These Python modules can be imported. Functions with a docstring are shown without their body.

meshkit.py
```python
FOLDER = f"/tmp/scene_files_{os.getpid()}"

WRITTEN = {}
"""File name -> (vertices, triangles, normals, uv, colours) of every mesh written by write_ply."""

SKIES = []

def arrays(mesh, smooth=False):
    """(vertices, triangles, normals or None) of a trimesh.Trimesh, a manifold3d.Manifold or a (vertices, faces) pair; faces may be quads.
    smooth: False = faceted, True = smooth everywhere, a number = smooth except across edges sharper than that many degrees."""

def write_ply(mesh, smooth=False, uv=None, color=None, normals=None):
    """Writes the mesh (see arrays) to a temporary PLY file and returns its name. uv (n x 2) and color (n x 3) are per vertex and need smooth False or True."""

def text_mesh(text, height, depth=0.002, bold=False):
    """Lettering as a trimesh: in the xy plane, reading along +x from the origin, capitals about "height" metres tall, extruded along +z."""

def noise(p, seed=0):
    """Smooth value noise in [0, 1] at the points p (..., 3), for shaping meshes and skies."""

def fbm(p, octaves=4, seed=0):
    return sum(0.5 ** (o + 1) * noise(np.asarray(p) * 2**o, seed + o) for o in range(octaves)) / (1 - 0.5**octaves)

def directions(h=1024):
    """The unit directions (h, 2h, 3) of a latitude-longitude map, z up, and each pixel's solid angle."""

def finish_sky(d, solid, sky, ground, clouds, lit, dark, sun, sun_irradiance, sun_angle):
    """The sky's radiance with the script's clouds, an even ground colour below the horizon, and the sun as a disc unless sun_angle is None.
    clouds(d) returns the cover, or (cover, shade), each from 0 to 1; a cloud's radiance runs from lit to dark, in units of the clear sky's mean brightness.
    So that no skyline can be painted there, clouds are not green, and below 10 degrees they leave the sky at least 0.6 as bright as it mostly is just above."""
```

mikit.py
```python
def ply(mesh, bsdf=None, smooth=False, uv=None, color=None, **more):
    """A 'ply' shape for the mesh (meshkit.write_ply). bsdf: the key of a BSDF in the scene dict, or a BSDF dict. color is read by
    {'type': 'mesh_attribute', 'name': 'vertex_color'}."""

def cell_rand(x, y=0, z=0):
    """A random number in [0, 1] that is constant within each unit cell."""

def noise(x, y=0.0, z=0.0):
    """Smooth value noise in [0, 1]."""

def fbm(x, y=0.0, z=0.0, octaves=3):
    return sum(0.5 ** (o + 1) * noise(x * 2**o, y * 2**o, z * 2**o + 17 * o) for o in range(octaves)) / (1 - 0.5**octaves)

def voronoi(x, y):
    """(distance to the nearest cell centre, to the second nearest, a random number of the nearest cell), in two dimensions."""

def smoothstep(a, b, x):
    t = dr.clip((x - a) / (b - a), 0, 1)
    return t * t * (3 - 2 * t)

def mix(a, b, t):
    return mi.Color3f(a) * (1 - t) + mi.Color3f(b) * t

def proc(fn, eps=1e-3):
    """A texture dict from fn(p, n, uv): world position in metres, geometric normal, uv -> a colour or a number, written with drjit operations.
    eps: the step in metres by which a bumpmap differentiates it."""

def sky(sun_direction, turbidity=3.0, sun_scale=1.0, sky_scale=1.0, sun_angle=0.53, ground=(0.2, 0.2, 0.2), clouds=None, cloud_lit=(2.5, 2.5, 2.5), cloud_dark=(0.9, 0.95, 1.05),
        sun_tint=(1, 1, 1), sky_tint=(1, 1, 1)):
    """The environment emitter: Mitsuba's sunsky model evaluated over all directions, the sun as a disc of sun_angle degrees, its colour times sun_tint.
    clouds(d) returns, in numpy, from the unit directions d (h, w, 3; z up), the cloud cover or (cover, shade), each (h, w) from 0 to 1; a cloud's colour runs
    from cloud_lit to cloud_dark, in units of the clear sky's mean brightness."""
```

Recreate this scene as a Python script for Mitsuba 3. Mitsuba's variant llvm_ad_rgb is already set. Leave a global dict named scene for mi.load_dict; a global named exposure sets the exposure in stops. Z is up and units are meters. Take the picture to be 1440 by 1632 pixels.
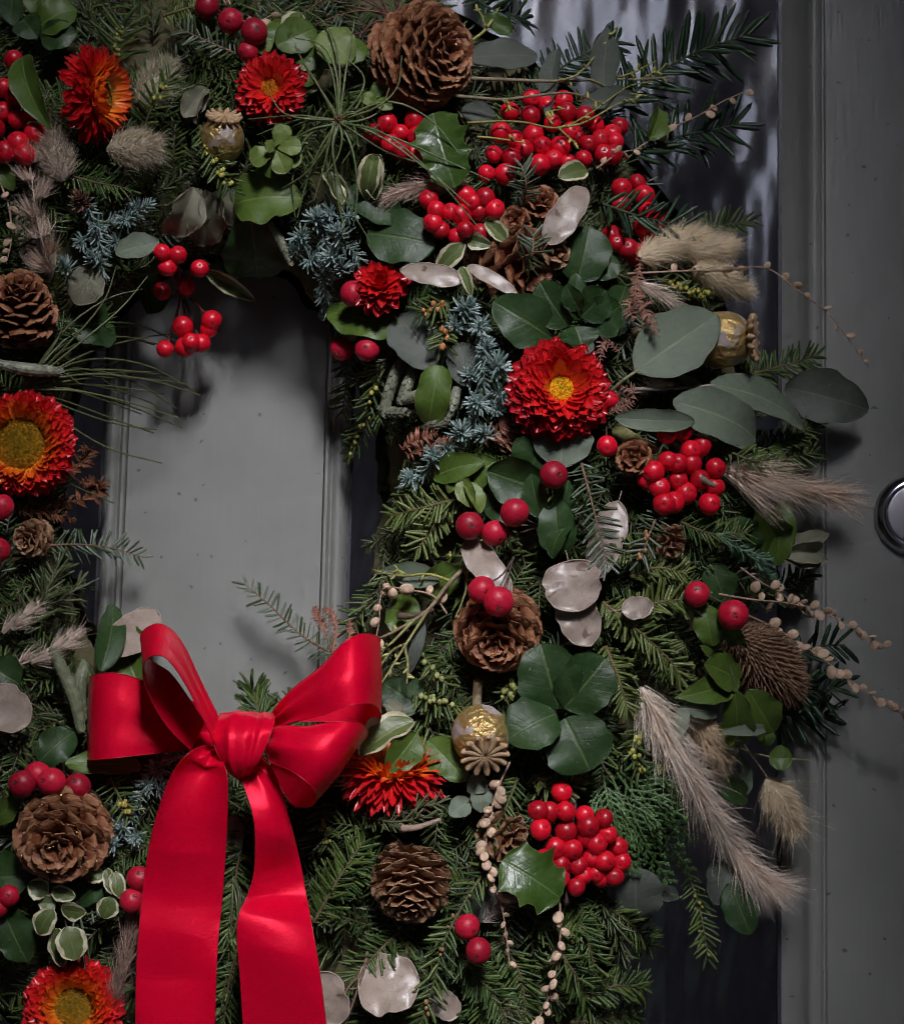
import math, random
import numpy as np
import drjit as dr
import mitsuba as mi
import mikit, meshkit
from mikit import proc, noise, fbm, smoothstep, mix, voronoi

T = mi.ScalarTransform4f
scene, labels = {}, {}

# ---------------------------------------------------------------- camera, light, exposure
W0, H0, F, D = 1440.0, 1632.0, 3600.0, 1.2          # picture size, focal length in its pixels, metres from camera to door
S = D / F                                           # metres of one picture pixel at the door
PITCH, ROLL = math.radians(8.2), math.radians(1.25)
CAM = np.array([0.0, -D * math.cos(PITCH), 1.5 - D * math.sin(PITCH)])
FWD = np.array([0, math.cos(PITCH), math.sin(PITCH)])
_r0, _u0 = np.array([1.0, 0, 0]), np.array([0, -math.sin(PITCH), math.cos(PITCH)])
RIGHT = _r0 * math.cos(ROLL) + _u0 * math.sin(ROLL)
UP = _u0 * math.cos(ROLL) - _r0 * math.sin(ROLL)
scene['camera'] = {'type': 'perspective', 'fov': 2 * math.degrees(math.atan(W0 / 2 / F)), 'fov_axis': 'x', 'near_clip': 0.05, 'far_clip': 500.0,
                   'to_world': T().look_at(origin=CAM.tolist(), target=(CAM + FWD).tolist(), up=UP.tolist())}
exposure = 3.18
scene['sky'] = mikit.sky((0.10, -0.80, 0.56), turbidity=3, sun_scale=0.48, sun_angle=15, sun_tint=(0.80, 0.965, 1.50), clouds=lambda d: 1.0,
                         cloud_lit=(2.2, 2.35, 3.0), cloud_dark=(0.9, 0.95, 1.05))


def at(px, py, d):
    """the point seen at a place of the photograph, d metres in front of the door's face (Y = 0)"""
    r = FWD + RIGHT * ((px - W0 / 2) / F) + UP * ((H0 / 2 - py) / F)
    return CAM + r * ((-d - CAM[1]) / r[1])


def rim(th):
    """inner and outer radius of the wreath's body, in picture pixels: it hangs lowest towards the lower right"""
    return 1 / math.hypot(math.cos(th) / 225, math.sin(th) / 345), 895 + 175 * math.exp(-((th - 1.12) / .40) ** 2) + 60 * math.exp(-((th - 1.9) / .5) ** 2)


def swell(px, py):
    """how far the wreath's body stands off the door there, in metres"""
    x, y = px - 355.0, py - 790.0
    ri, ro = rim(math.atan2(y, x))
    t = min(max((math.hypot(x, y) - ri) / (ro - ri), 0), 1)
    return 0.010 + 0.072 * math.sqrt(max(0.0, 1 - (2 * t - 1) ** 2)) ** 0.9


def pt(px, py, h=0):
    """a point h picture pixels above the wreath's body"""
    return at(px, py, swell(px, py) + h * S)


# ---------------------------------------------------------------- entries of the scene
def numbered(k, taken):
    if k not in taken:
        return k
    i = 1
    while f'{k}_{i:03d}' in taken:
        i += 1
    return f'{k}_{i:03d}'


_used = set()


def th(name, label, cat, group=None, kind=None):
    k = numbered(name, _used)
    _used.add(k)
    labels[k] = {'label': label, 'category': cat}
    if group:
        labels[k]['group'] = group
    if kind:
        labels[k] = {'kind': kind} if kind == 'structure' else {'label': label, 'category': cat, 'kind': kind}
    return k


def put(key, shape, label=None, stuff=False):
    """one entry of the scene under a thing's or a part's key"""
    scene[key] = shape
    if label or stuff:
        labels[key] = {**({'label': label} if label else {}), **({'kind': 'stuff'} if stuff else {})}
    return key


_pn = {}


def part(parent, name, shape, label=None, stuff=False):
    base = f'{parent}__{name}'
    i = _pn.get(base, 0)
    _pn[base] = i + 1
    return put(base if i == 0 else f'{base}_{i:03d}', shape, label, stuff)


def rng_of(key):
    return np.random.default_rng(sum((i + 1) * ord(c) for i, c in enumerate(key)) % 100003)


# ---------------------------------------------------------------- mesh helpers
def unit(v):
    v = np.asarray(v, float)
    return v / (np.linalg.norm(v, axis=-1, keepdims=True) + 1e-12)


def crv(pts, n):
    """a smooth curve through the points (any dimension)"""
    p = np.asarray(pts, float)
    if len(p) == 2:
        return p[0] + (p[1] - p[0]) * np.linspace(0, 1, n)[:, None]
    q = np.vstack([2 * p[0] - p[1], p, 2 * p[-1] - p[-2]])
    u = np.linspace(0, len(p) - 1, n)
    i = np.minimum(u.astype(int), len(p) - 2)
    t = (u - i)[:, None]
    a, b, c, d = q[i], q[i + 1], q[i + 2], q[i + 3]
    return 0.5 * (2 * b + (c - a) * t + (2 * a - 5 * b + 4 * c - d) * t ** 2 + (3 * b - a - 3 * c + d) * t ** 3)


def grid_faces(n, m, wrap=False):
    i, j = np.meshgrid(np.arange(n - 1), np.arange(m if wrap else m - 1), indexing='ij')
    a, b = i * m + j, i * m + (j + 1) % m
    q = np.stack([a, b, b + m, a + m], -1).reshape(-1, 4)
    return np.vstack([q[:, [0, 1, 2]], q[:, [0, 2, 3]]])


def join(ms):
    """[(v, f[, colour])] -> one"""
    vs, fs, cs, o = [], [], [], 0
    for m in ms:
        vs.append(m[0]); fs.append(m[1] + o); o += len(m[0])
        if len(m) > 2:
            cs.append(np.broadcast_to(m[2], m[0].shape))
    return (np.vstack(vs), np.vstack(fs), np.vstack(cs)) if cs else (np.vstack(vs), np.vstack(fs))


def frames(p):
    t = unit(np.gradient(p, axis=0))
    a = np.cross(t[0], [0, 1, 0.03]) if abs(t[0][1]) < 0.9 else np.cross(t[0], [1, 0, 0])
    A = []
    for k in range(len(p)):
        a = unit(a - t[k] * (a @ t[k]))
        A.append(a)
    A = np.array(A)
    return t, A, np.cross(t, A)


def tube(p, r, sides=6, cap=True):
    p = np.asarray(p, float)
    r = np.broadcast_to(np.asarray(r, float), (len(p),))
    t, A, B = frames(p)
    an = np.arange(sides) * 2 * np.pi / sides
    v = p[:, None] + r[:, None, None] * (np.cos(an)[None, :, None] * A[:, None] + np.sin(an)[None, :, None] * B[:, None])
    v, f = v.reshape(-1, 3), grid_faces(len(p), sides, True)
    if cap:
        n = len(v)
        v = np.vstack([v, p[0] - t[0] * r[0] * 0.4, p[-1] + t[-1] * r[-1] * 0.6])
        j = np.arange(sides)
        e = (len(p) - 1) * sides
        f = np.vstack([f, np.stack([j * 0 + n, (j + 1) % sides, j], 1), np.stack([j * 0 + n + 1, e + j, e + (j + 1) % sides], 1)])
    return v, f


def lathe(prof, n=24, lobes=0, amp=0.0):
    """prof [(r, z)] about +z"""
    p = np.asarray(prof, float)
    an = np.arange(n) * 2 * np.pi / n
    k = 1 + amp * np.cos(lobes * an)
    v = np.stack([p[:, :1] * (np.cos(an) * k)[None], p[:, :1] * (np.sin(an) * k)[None], np.repeat(p[:, 1:], n, 1)], -1)
    return v.reshape(-1, 3), grid_faces(len(p), n, True)


def ball(n=10, m=14):
    th_ = np.linspace(0, np.pi, n)
    return lathe(np.stack([np.sin(th_) + 1e-4, -np.cos(th_)], 1), m)


BALL, BALL_S = ball(10, 14), ball(6, 8)


def basis(z, x=None):
    """a rotation whose third column is z (and whose first is near x)"""
    z = unit(z)
    x = np.array([1.0, 0, 0]) if x is None else np.asarray(x, float)
    if abs(unit(x) @ z) > 0.98:
        x = np.array([0, 0.3, 1.0])
    x = unit(x - z * (x @ z))
    return np.stack([x, np.cross(z, x), z], 1)


def mat(R, pos, s=1.0):
    m = np.eye(4)
    m[:3, :3] = R * s
    m[:3, 3] = pos
    return m


def tf(m, v):
    return v @ m[:3, :3].T + m[:3, 3]


def look(m):
    return T(m.tolist())


def spin(v, axis, ang):
    axis = unit(axis)
    return v * math.cos(ang) + np.cross(axis, v) * math.sin(ang) + axis * (axis @ v) * (1 - math.cos(ang))


def packed(c):
    """a piece's colour, carried by its uv so that all pieces of one material stay one mesh"""
    c = np.clip(np.asarray(c, float), 0, .995)
    return np.stack([np.floor(c[:, 0] * 1000) + .02 + .96 * c[:, 1], c[:, 2]], 1)


def colored(mesh, bsdf, c, smooth=True):
    """a mesh whose pieces have each one colour (mesh[2], or c for all)"""
    v, f = mesh[:2]
    c = np.broadcast_to(np.asarray(c, float), (len(v), 3)) if len(mesh) < 3 else mesh[2]
    return mikit.ply((v, f), bsdf, smooth=smooth, uv=packed(c))


# ---------------------------------------------------------------- materials
def grained(scale, lo, hi):
    """the piece's own colour with grain"""
    def fn(p, n, uv):
        k = dr.floor(uv.x)
        c = mi.Color3f(k / 1000, dr.clip((uv.x - k - .02) / .96, 0, 1), uv.y)
        return c * (lo + (hi - lo) * fbm(p.x * scale, p.y * scale, p.z * scale, 2))
    return proc(fn)


def two(b):
    return {'type': 'twosided', 'bsdf': b}


def pr(color, rough, spec=0.5, **k):
    return {'type': 'principled', 'base_color': color, 'roughness': rough, 'specular': spec, **k}


def rgb(*c):
    return {'type': 'rgb', 'value': list(c)}


def bump(b, fn, scale=1.0, eps=2e-4):
    return {'type': 'bumpmap', 'bsdf': b, 'arbitrary': proc(fn, eps), 'scale': scale}


scene['needle_mat'] = two(pr(grained(500, .7, 1.3), 0.42, 0.45))
scene['hair_mat'] = {'type': 'principledthin', 'base_color': grained(150, .8, 1.2), 'roughness': 0.6, 'diff_trans': 0.35, 'eta': 1.3}
scene['berry_mat'] = two(pr(grained(200, .85, 1.15), 0.36, 0.5, clearcoat=0.25, clearcoat_gloss=0.7))
scene['hip_mat'] = two(pr(grained(350, .75, 1.25), 0.45, 0.4))
scene['bark_mat'] = two(pr(grained(600, .5, 1.5), 0.7, 0.3))
scene['pod_mat'] = two(pr(grained(450, .75, 1.25), 0.55, 0.35))
scene['selvedge_mat'] = two(pr(rgb(.42, .004, .016), .4, .5))
RED, DEEP, ORA, YEL = (.62, .012, .014), (.42, .006, .012), (.72, .16, .012), (.78, .38, .025)
FLAME = (.66, .06, .012)
DYES = [(RED, DEEP, DEEP), (RED, RED, DEEP), (RED, RED, RED), ((.66, .03, .014), RED, RED),          # red flowers, outer ring first
        (ORA, RED, DEEP), (ORA, RED, DEEP), (YEL, ORA, RED), (YEL, ORA, FLAME),                     # fiery ones
        (FLAME, RED, DEEP), (ORA, RED, RED), (YEL, FLAME, RED), (YEL, ORA, FLAME)]                     # orange ones


def petal_dye(p, n, uv):
    a, b, c = (mi.Color3f(0), mi.Color3f(0), mi.Color3f(0))
    for i, q in enumerate(DYES):
        on = dr.abs(uv.x - i) < .5
        a, b, c = (dr.select(on, mi.Color3f(w), o) for w, o in zip(q, (a, b, c)))
    t = uv.y
    col = dr.select(t < .45, a + (b - a) * (t / .45), b + (c - b) * ((t - .45) / .55))
    return col * (.75 + .5 * fbm(p.x * 500, p.y * 500, p.z * 500, 2))


scene['petal_mat'] = two(pr(proc(petal_dye), 0.31, 0.5, clearcoat=0.1, clearcoat_gloss=0.7))
scene['gold_mat'] = {'type': 'roughconductor', 'material': 'Au', 'alpha': 0.25}


def leaf_mat(name, c, c2, vein, margin=None, mw=0.0, rough=0.35, spec=0.5, side=0.35, coat=0.0, spots=0.0):
    def fn(p, n, uv):
        s = dr.abs(uv.y - 0.5) * 2
        big = fbm(p.x * 45 + 3, p.y * 45, p.z * 45, 2)
        fine = fbm(p.x * 420, p.y * 420, p.z * 420, 3)
        col = mix(c, c2, dr.clip(big * 0.8 + fine * 0.7 - 0.25, 0, 1))
        if margin is not None:
            wob = fbm(uv.x * 5 + p.z * 30, uv.y * 2, p.x * 30, 2)
            col = mix(col, margin, smoothstep(1 - mw - 0.02, 1 - mw + 0.06, s + (wob - 0.5) * mw * 1.6))
        q = uv.x * 8 - s * 2.0
        q = dr.abs(q - dr.floor(q) - 0.5)
        v = dr.maximum(smoothstep(0.055, 0.02, s), side * smoothstep(0.06, 0.01, q) * smoothstep(1.0, 0.5, s))
        col = mix(col, vein, v * 0.75)
        if spots:
            col = mix(col, (0.25, 0.24, 0.17), smoothstep(0.90, 0.94, noise(p.x * 900, p.y * 900, p.z * 900)) * spots)
        return col

    def hgt(p, n, uv):
        s = dr.abs(uv.y - 0.5) * 2
        q = uv.x * 8 - s * 2.0
        q = dr.abs(q - dr.floor(q) - 0.5)
        return 0.00012 * fbm(p.x * 500, p.y * 500, p.z * 500, 2) - 0.00018 * smoothstep(0.10, 0.0, s) - 0.00006 * smoothstep(0.12, 0.0, q)
    b = pr(proc(fn), rough, spec, **({'clearcoat': coat, 'clearcoat_gloss': 0.85} if coat else {}))
    scene['leaf_' + name] = two(bump(b, hgt))


leaf_mat('laurel', (0.014, 0.040, 0.010), (0.032, 0.070, 0.018), (0.08, 0.125, 0.04), rough=0.47, spec=0.40, spots=0.4, side=0.2)
leaf_mat('ivy', (0.045, 0.090, 0.012), (0.085, 0.140, 0.022), (0.14, 0.20, 0.05), (0.16, 0.18, 0.06), 0.025, rough=0.45, spec=0.42, spots=.3)
leaf_mat('fresh', (0.100, 0.155, 0.030), (0.155, 0.21, 0.050), (0.21, 0.27, 0.09), rough=0.45, spec=0.4)
leaf_mat('eucalyptus', (0.110, 0.145, 0.100), (0.170, 0.210, 0.150), (0.23, 0.27, 0.17), (0.20, 0.17, 0.11), 0.02, rough=0.6, spec=0.3, side=0.25, spots=.5)
leaf_mat('slate', (0.062, 0.076, 0.060), (0.100, 0.115, 0.092), (0.13, 0.14, 0.11), rough=0.58, spec=0.35, side=0.25, spots=.4)
leaf_mat('variegated', (0.06, 0.095, 0.022), (0.12, 0.155, 0.05), (0.17, 0.19, 0.08), (0.52, 0.49, 0.32), 0.30, rough=0.42)
leaf_mat('faded', (0.13, 0.14, 0.09), (0.22, 0.215, 0.15), (0.24, 0.23, 0.15), (0.30, 0.26, 0.18), 0.06, rough=0.6, spec=0.3)
leaf_mat('holly', (0.026, 0.062, 0.010), (0.055, 0.105, 0.016), (0.09, 0.14, 0.05), (0.18, 0.20, 0.08), 0.025, rough=0.34, side=0.25)


def lun_fn(p, n, uv):
    k = fbm(p.x * 160, p.y * 160, p.z * 160, 3)
    col = mix((0.22, 0.172, 0.134), (0.42, 0.35, 0.285), k)
    d1, d2, _ = voronoi(uv.x * 7 + .5 * k, uv.y * 6)
    col = mix(col, (0.17, 0.12, 0.085), .55 * smoothstep(.07, .0, d2 - d1))
    d1, _, w = voronoi(p.x * 62 + k, p.z * 62 + k)
    return mix(col, (0.12, 0.075, 0.05), .8 * smoothstep(.16, .07, d1 + (k - .5) * .2) * dr.select(w > .6, mi.Float(1), mi.Float(0)))


scene['lunaria_mat'] = two(bump(pr(proc(lun_fn), 0.36, 0.5, sheen=0.3), lambda p, n, uv: 0.0004 * fbm(p.x * 130, p.y * 130, p.z * 130, 3)))


def cone_fn(p, n, uv):
    k = fbm(p.x * 300, p.y * 300, p.z * 300, 3)
    e = smoothstep(0.74, 0.96, uv.x + (k - 0.5) * 0.3)
    return mix(mix((0.10, 0.028, 0.012), (0.25, 0.082, 0.034), k), (0.46, 0.23, 0.115), e * 0.7)


def cone_light(p, n, uv):
    k = fbm(p.x * 300, p.y * 300, p.z * 300, 3)
    e = smoothstep(0.74, 0.96, uv.x + (k - 0.5) * 0.3)
    return mix(mix((0.16, 0.072, 0.034), (0.28, 0.140, 0.068), k), (0.52, 0.34, 0.20), e * 0.75)


cone_h = lambda p, n, uv: 0.0006 * noise(uv.x * 3, uv.y * 22) + 0.0007 * fbm(p.x * 700, p.y * 700, p.z * 700, 2)
scene['cone_mat'] = two(bump(pr(proc(cone_fn), 0.5, 0.4), cone_h))
scene['cone_pale_mat'] = two(bump(pr(proc(cone_light), 0.55, 0.35), cone_h))


def satin(p, n, uv):
    return mix((0.47, 0.001, 0.018), (0.58, 0.002, 0.026), fbm(p.x * 1100, p.y * 1100, p.z * 1100, 2))


weave = lambda p, n, uv: 0.00003 * noise(uv.x * 110, uv.y * 40) + 0.00003 * noise(uv.x * 60, uv.y * 100)
scene['satin_mat'] = two(bump(pr(proc(satin), 0.40, 0.42, spec_tint=0.8, anisotropic=0.5), weave))


def paint(p, n, uv):
    d1, _, which = voronoi(p.x * 130 + .7 * noise(p.x * 300, p.z * 300), p.z * 130)
    worn = fbm(p.x * 25, p.y * 25, p.z * 25, 3)
    st = fbm(p.x * 900, 2.0, p.z * 24, 2)
    c = mix((0.196, 0.204, 0.182), (0.250, 0.257, 0.235), worn * 0.8 + st * 0.2)
    pit = smoothstep(.05, .0, d1 - .11 * (which - .92) / .08) * dr.select(which > .92, mi.Float(1), mi.Float(0))
    return mix(c, (0.06, 0.052, 0.045), pit * .65)


paint_h = lambda p, n, uv: 0.00018 * fbm(p.x * 800, 2.0, p.z * 22, 2) + 0.00018 * fbm(p.x * 140, p.y * 140, p.z * 120, 3)
scene['paint_mat'] = two(bump(pr(proc(paint), 0.36, 0.5), paint_h))


def gild(p, n, uv):
    return smoothstep(0.33, 0.44, fbm(p.x * 95 + 11, p.y * 95, p.z * 95, 3))


scene['gilded_mat'] = {'type': 'blendbsdf', 'weight': proc(gild),
                       'a': bump(pr(proc(lambda p, n, uv: mix((0.30, 0.24, 0.20), (0.42, 0.38, 0.36), fbm(p.x * 250, p.y * 250, p.z * 250, 2))), 0.5, 0.4), lambda p, n, uv: 0.0005 * fbm(p.x * 300, p.y * 300, p.z * 300, 2)),
                       'b': bump({'type': 'principled', 'base_color': rgb(0.60, 0.42, 0.16), 'metallic': 0.75, 'roughness': 0.45}, lambda p, n, uv: 0.0016 * fbm(p.x * 500, p.y * 500, p.z * 500, 3))}

# ---------------------------------------------------------------- the door and what stands round it (out of view: house wall, added porch screens, greenery that darkens reflections)
def X(px):
    return at(px, 816, 0)[0]


def box(x0, x1, y0, y1, z0, z1):
    v = np.array([[x, y, z] for x in (x0, x1) for y in (y0, y1) for z in (z0, z1)], float)
    f = np.array([[0, 1, 3], [0, 3, 2], [4, 6, 7], [4, 7, 5], [0, 4, 5], [0, 5, 1], [2, 3, 7], [2, 7, 6], [0, 2, 6], [0, 6, 4], [1, 5, 7], [1, 7, 3]])
    return v, f


def join2(a, b):
    return np.vstack([a[0], b[0]]), np.vstack([a[1], b[1] + len(a[0])])


def extrude(prof, z0, z1, n=2):
    """prof [(x, d)]: a moulding that runs upright"""
    p = np.asarray(prof, float)
    zs = np.linspace(z0, z1, n)
    v = np.stack([np.broadcast_to(p[None, :, 0], (n, len(p))), np.broadcast_to(-p[None, :, 1], (n, len(p))), np.broadcast_to(zs[:, None], (n, len(p)))], -1).reshape(-1, 3)
    return v, grid_faces(n, len(p))


scene['render_mat'] = two(pr(rgb(0.14, 0.135, 0.14), 0.8, 0.3))
scene['unseen_hedge_mat'] = two(pr(rgb(0.02, 0.03, 0.016), 0.7, 0.3))
scene['paving_mat'] = two(pr(proc(lambda p, n, uv: mix((0.20, 0.19, 0.18), (0.36, 0.345, 0.325), fbm(p.x * 6, p.y * 6, 0, 3))), 0.8, 0.3))
scene['hall_mat'] = two(pr(rgb(0.30, 0.28, 0.30), 0.8, 0.2))
scene['glass_mat'] = {'type': 'roughdielectric', 'distribution': 'ggx', 'alpha': 0.022, 'int_ior': 2.0, 'ext_ior': 1.0}
scene['lead_mat'] = two(pr(rgb(0.035, 0.035, 0.045), 0.3, 0.6))
DL, DR, DB, DT = -0.56, 0.325, 0.12, 2.12
Z0, Z1 = 0.42, 1.98
g = th('ground', '', '', kind='structure')
put(g, mikit.ply(([[-60, -60, 0], [60, -60, 0], [60, 60, 0], [-60, 60, 0.0]], [[0, 1, 2], [0, 2, 3]]), 'paving_mat'))
k = th('hall', '', '', kind='structure')
hv, hf = box(DL - 0.3, DR + 0.3, 0.16, 1.4, 0.02, 2.3)
x0, x1, y0, y1, z1 = DL - 0.3, DR + 0.3, 0.16, 1.4, 2.3      # added ceiling opening, unseen: sky light through it lifts the dark glass
ceil_v = np.array([[x, y, z1] for x in (x0, -0.62, 0.45, x1) for y in (y0, 0.5, 1.3, y1)], float)
ceil_f = np.array([t for i in range(3) for j in range(3) if (i, j) != (1, 1) for t in ([i * 4 + j, i * 4 + j + 4, i * 4 + j + 5], [i * 4 + j, i * 4 + j + 5, i * 4 + j + 1])])
put(k, mikit.ply(join2((hv, np.delete(hf, [4, 5, 10, 11], 0)), (ceil_v, ceil_f)), 'hall_mat'))
k = th('house_wall', 'rendered house wall round the sage door, with an added unseen porch that narrows the light', 'wall')
part(k, 'wall_panel', mikit.ply(box(-4, DL - 0.012, 0.05, 0.3, 0.01, 5), 'render_mat'))
part(k, 'wall_panel', mikit.ply(box(DR + 0.012, 4, 0.05, 0.3, 0.01, 5), 'render_mat'))
part(k, 'lintel', mikit.ply(box(DL - 0.012, DR + 0.012, 0.05, 0.3, DT + 0.012, 5), 'render_mat'))
part(k, 'step', mikit.ply(box(DL - 0.3, DR + 0.3, -0.5, 0.16, 0.004, DB - 0.01), 'render_mat'))
part(k, 'added_porch_side', mikit.ply(box(0.62, 0.74, -1.55, 0.049, 0.01, 3.1), 'render_mat'))  # added porch, out of view: its sides and roof close off the sky
part(k, 'added_porch_side', mikit.ply(box(-0.98, -0.86, -1.55, 0.049, 0.01, 3.1), 'render_mat'))
part(k, 'added_porch_roof', mikit.ply(box(-0.98, 0.74, -1.55, 0.049, 3.102, 3.22), 'render_mat'))
OX0, OX1, OZ = 0.005, 0.262, 2.84  # narrow opening in the added porch front, shapes light into a central pool
part(k, 'added_porch_front', mikit.ply(box(-0.859, OX0, -1.55, -1.45, 0.01, 3.1), 'render_mat'))
part(k, 'added_porch_front', mikit.ply(box(OX1, 0.619, -1.55, -1.45, 0.01, 3.1), 'render_mat'))
part(k, 'added_porch_lintel', mikit.ply(box(OX0 + .001, OX1 - .001, -1.55, -1.45, OZ, 3.099), 'render_mat'))
k = th('hedge', 'unseen dark greenery out of view across the front garden', 'hedge')  # out of view, placed to darken the lower reflections in the glass
hx = np.linspace(-9, 9, 60)
hz = 2.9 + 0.6 * meshkit.fbm(np.stack([hx * 0.9, hx * 0, hx * 0], 1), 3)
put(k, mikit.ply((np.vstack([np.stack([hx, hx * 0 - 5.2, hz], 1), np.stack([hx, hx * 0 - 6.0, hz], 1), np.stack([hx, hx * 0 - 5.2, hx * 0 + 0.004], 1), np.stack([hx, hx * 0 - 6.0, hx * 0 + 0.004], 1)]),
                  np.vstack([grid_faces(2, 60), grid_faces(2, 60) + 120, np.stack([np.arange(59), np.arange(59) + 1, np.arange(59) + 121, np.arange(59) + 120], 1)[:, [0, 1, 2]], np.stack([np.arange(59), np.arange(59) + 121, np.arange(59) + 120], 1)])), 'unseen_hedge_mat'))

door = th('door', 'sage grey painted front door with a wavy glass pane each side of its middle rail', 'door')
GD = -0.013                                         # the glass, behind the face
m0, m1 = X(200), X(513)
part(door, 'middle_rail', mikit.ply(extrude([(m0, GD - .02), (m0, 0), (m1, 0), (m1, GD - .02)], Z0, Z1), 'paint_mat'))


def bead(x0, sgn, w, name='moulding'):
    """a glazing bead that steps from the face down to the glass"""
    prof = [(0.0, -0.012), (0.0, 0.0008), (0.06, 0.0024), (0.16, 0.0024), (0.22, 0.0006), (0.26, -0.0012), (0.32, -0.0016), (0.38, 0.0002), (0.48, 0.0014), (0.60, 0.0014), (0.72, 0.0002), (0.82, -0.002), (0.91, -0.0055), (0.97, -0.0095), (1.0, -0.012), (1.0, GD - 0.004)]
    m = extrude([(x0 + sgn * w * u, d) for u, d in prof], Z0, Z1)
    return part(door, name, mikit.ply(m, 'paint_mat', smooth=50))


bw = X(555) - X(513)
bead(m1 + 0.0004, 1, bw)
bead(m0 - 0.0004, -1, bw * 1.02)
g0, g1 = m1 + bw * 0.995, X(1248)
xr = X(1316)


def bead_wide(x0, x1):
    w = x1 - x0
    prof = [(0.0, GD - 0.004), (0.0, -0.0118), (0.06, -0.0108), (0.22, -0.0088), (0.38, -0.0062), (0.50, -0.0028), (0.56, -0.0002), (0.62, 0.0014), (0.72, 0.0022), (0.84, 0.0016), (0.90, 0.0000), (0.93, -0.0014), (0.965, -0.0014), (1.0, 0.0)]
    return part(door, 'moulding', mikit.ply(extrude([(x0 + w * u, d) for u, d in prof], Z0, Z1), 'paint_mat', smooth=50))


bead_wide(g1, xr)
gl0 = m0 - bw * 1.02
gl1 = gl0 - (g1 - g0)
bead_wide(gl1, gl1 - (xr - g1))
part(door, 'stile', mikit.ply(box(xr + 0.0002, DR, 0, 0.045, DB, DT), 'paint_mat'))
part(door, 'stile', mikit.ply(box(DL, gl1 - (xr - g1) - 0.0002, 0, 0.045, DB, DT), 'paint_mat'))
part(door, 'bottom_rail', mikit.ply(box(gl1 - (xr - g1), xr, 0.0, 0.045, DB, Z0), 'paint_mat'))
part(door, 'top_rail', mikit.ply(box(gl1 - (xr - g1), xr, 0.0, 0.045, Z1, DT), 'paint_mat'))


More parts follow.
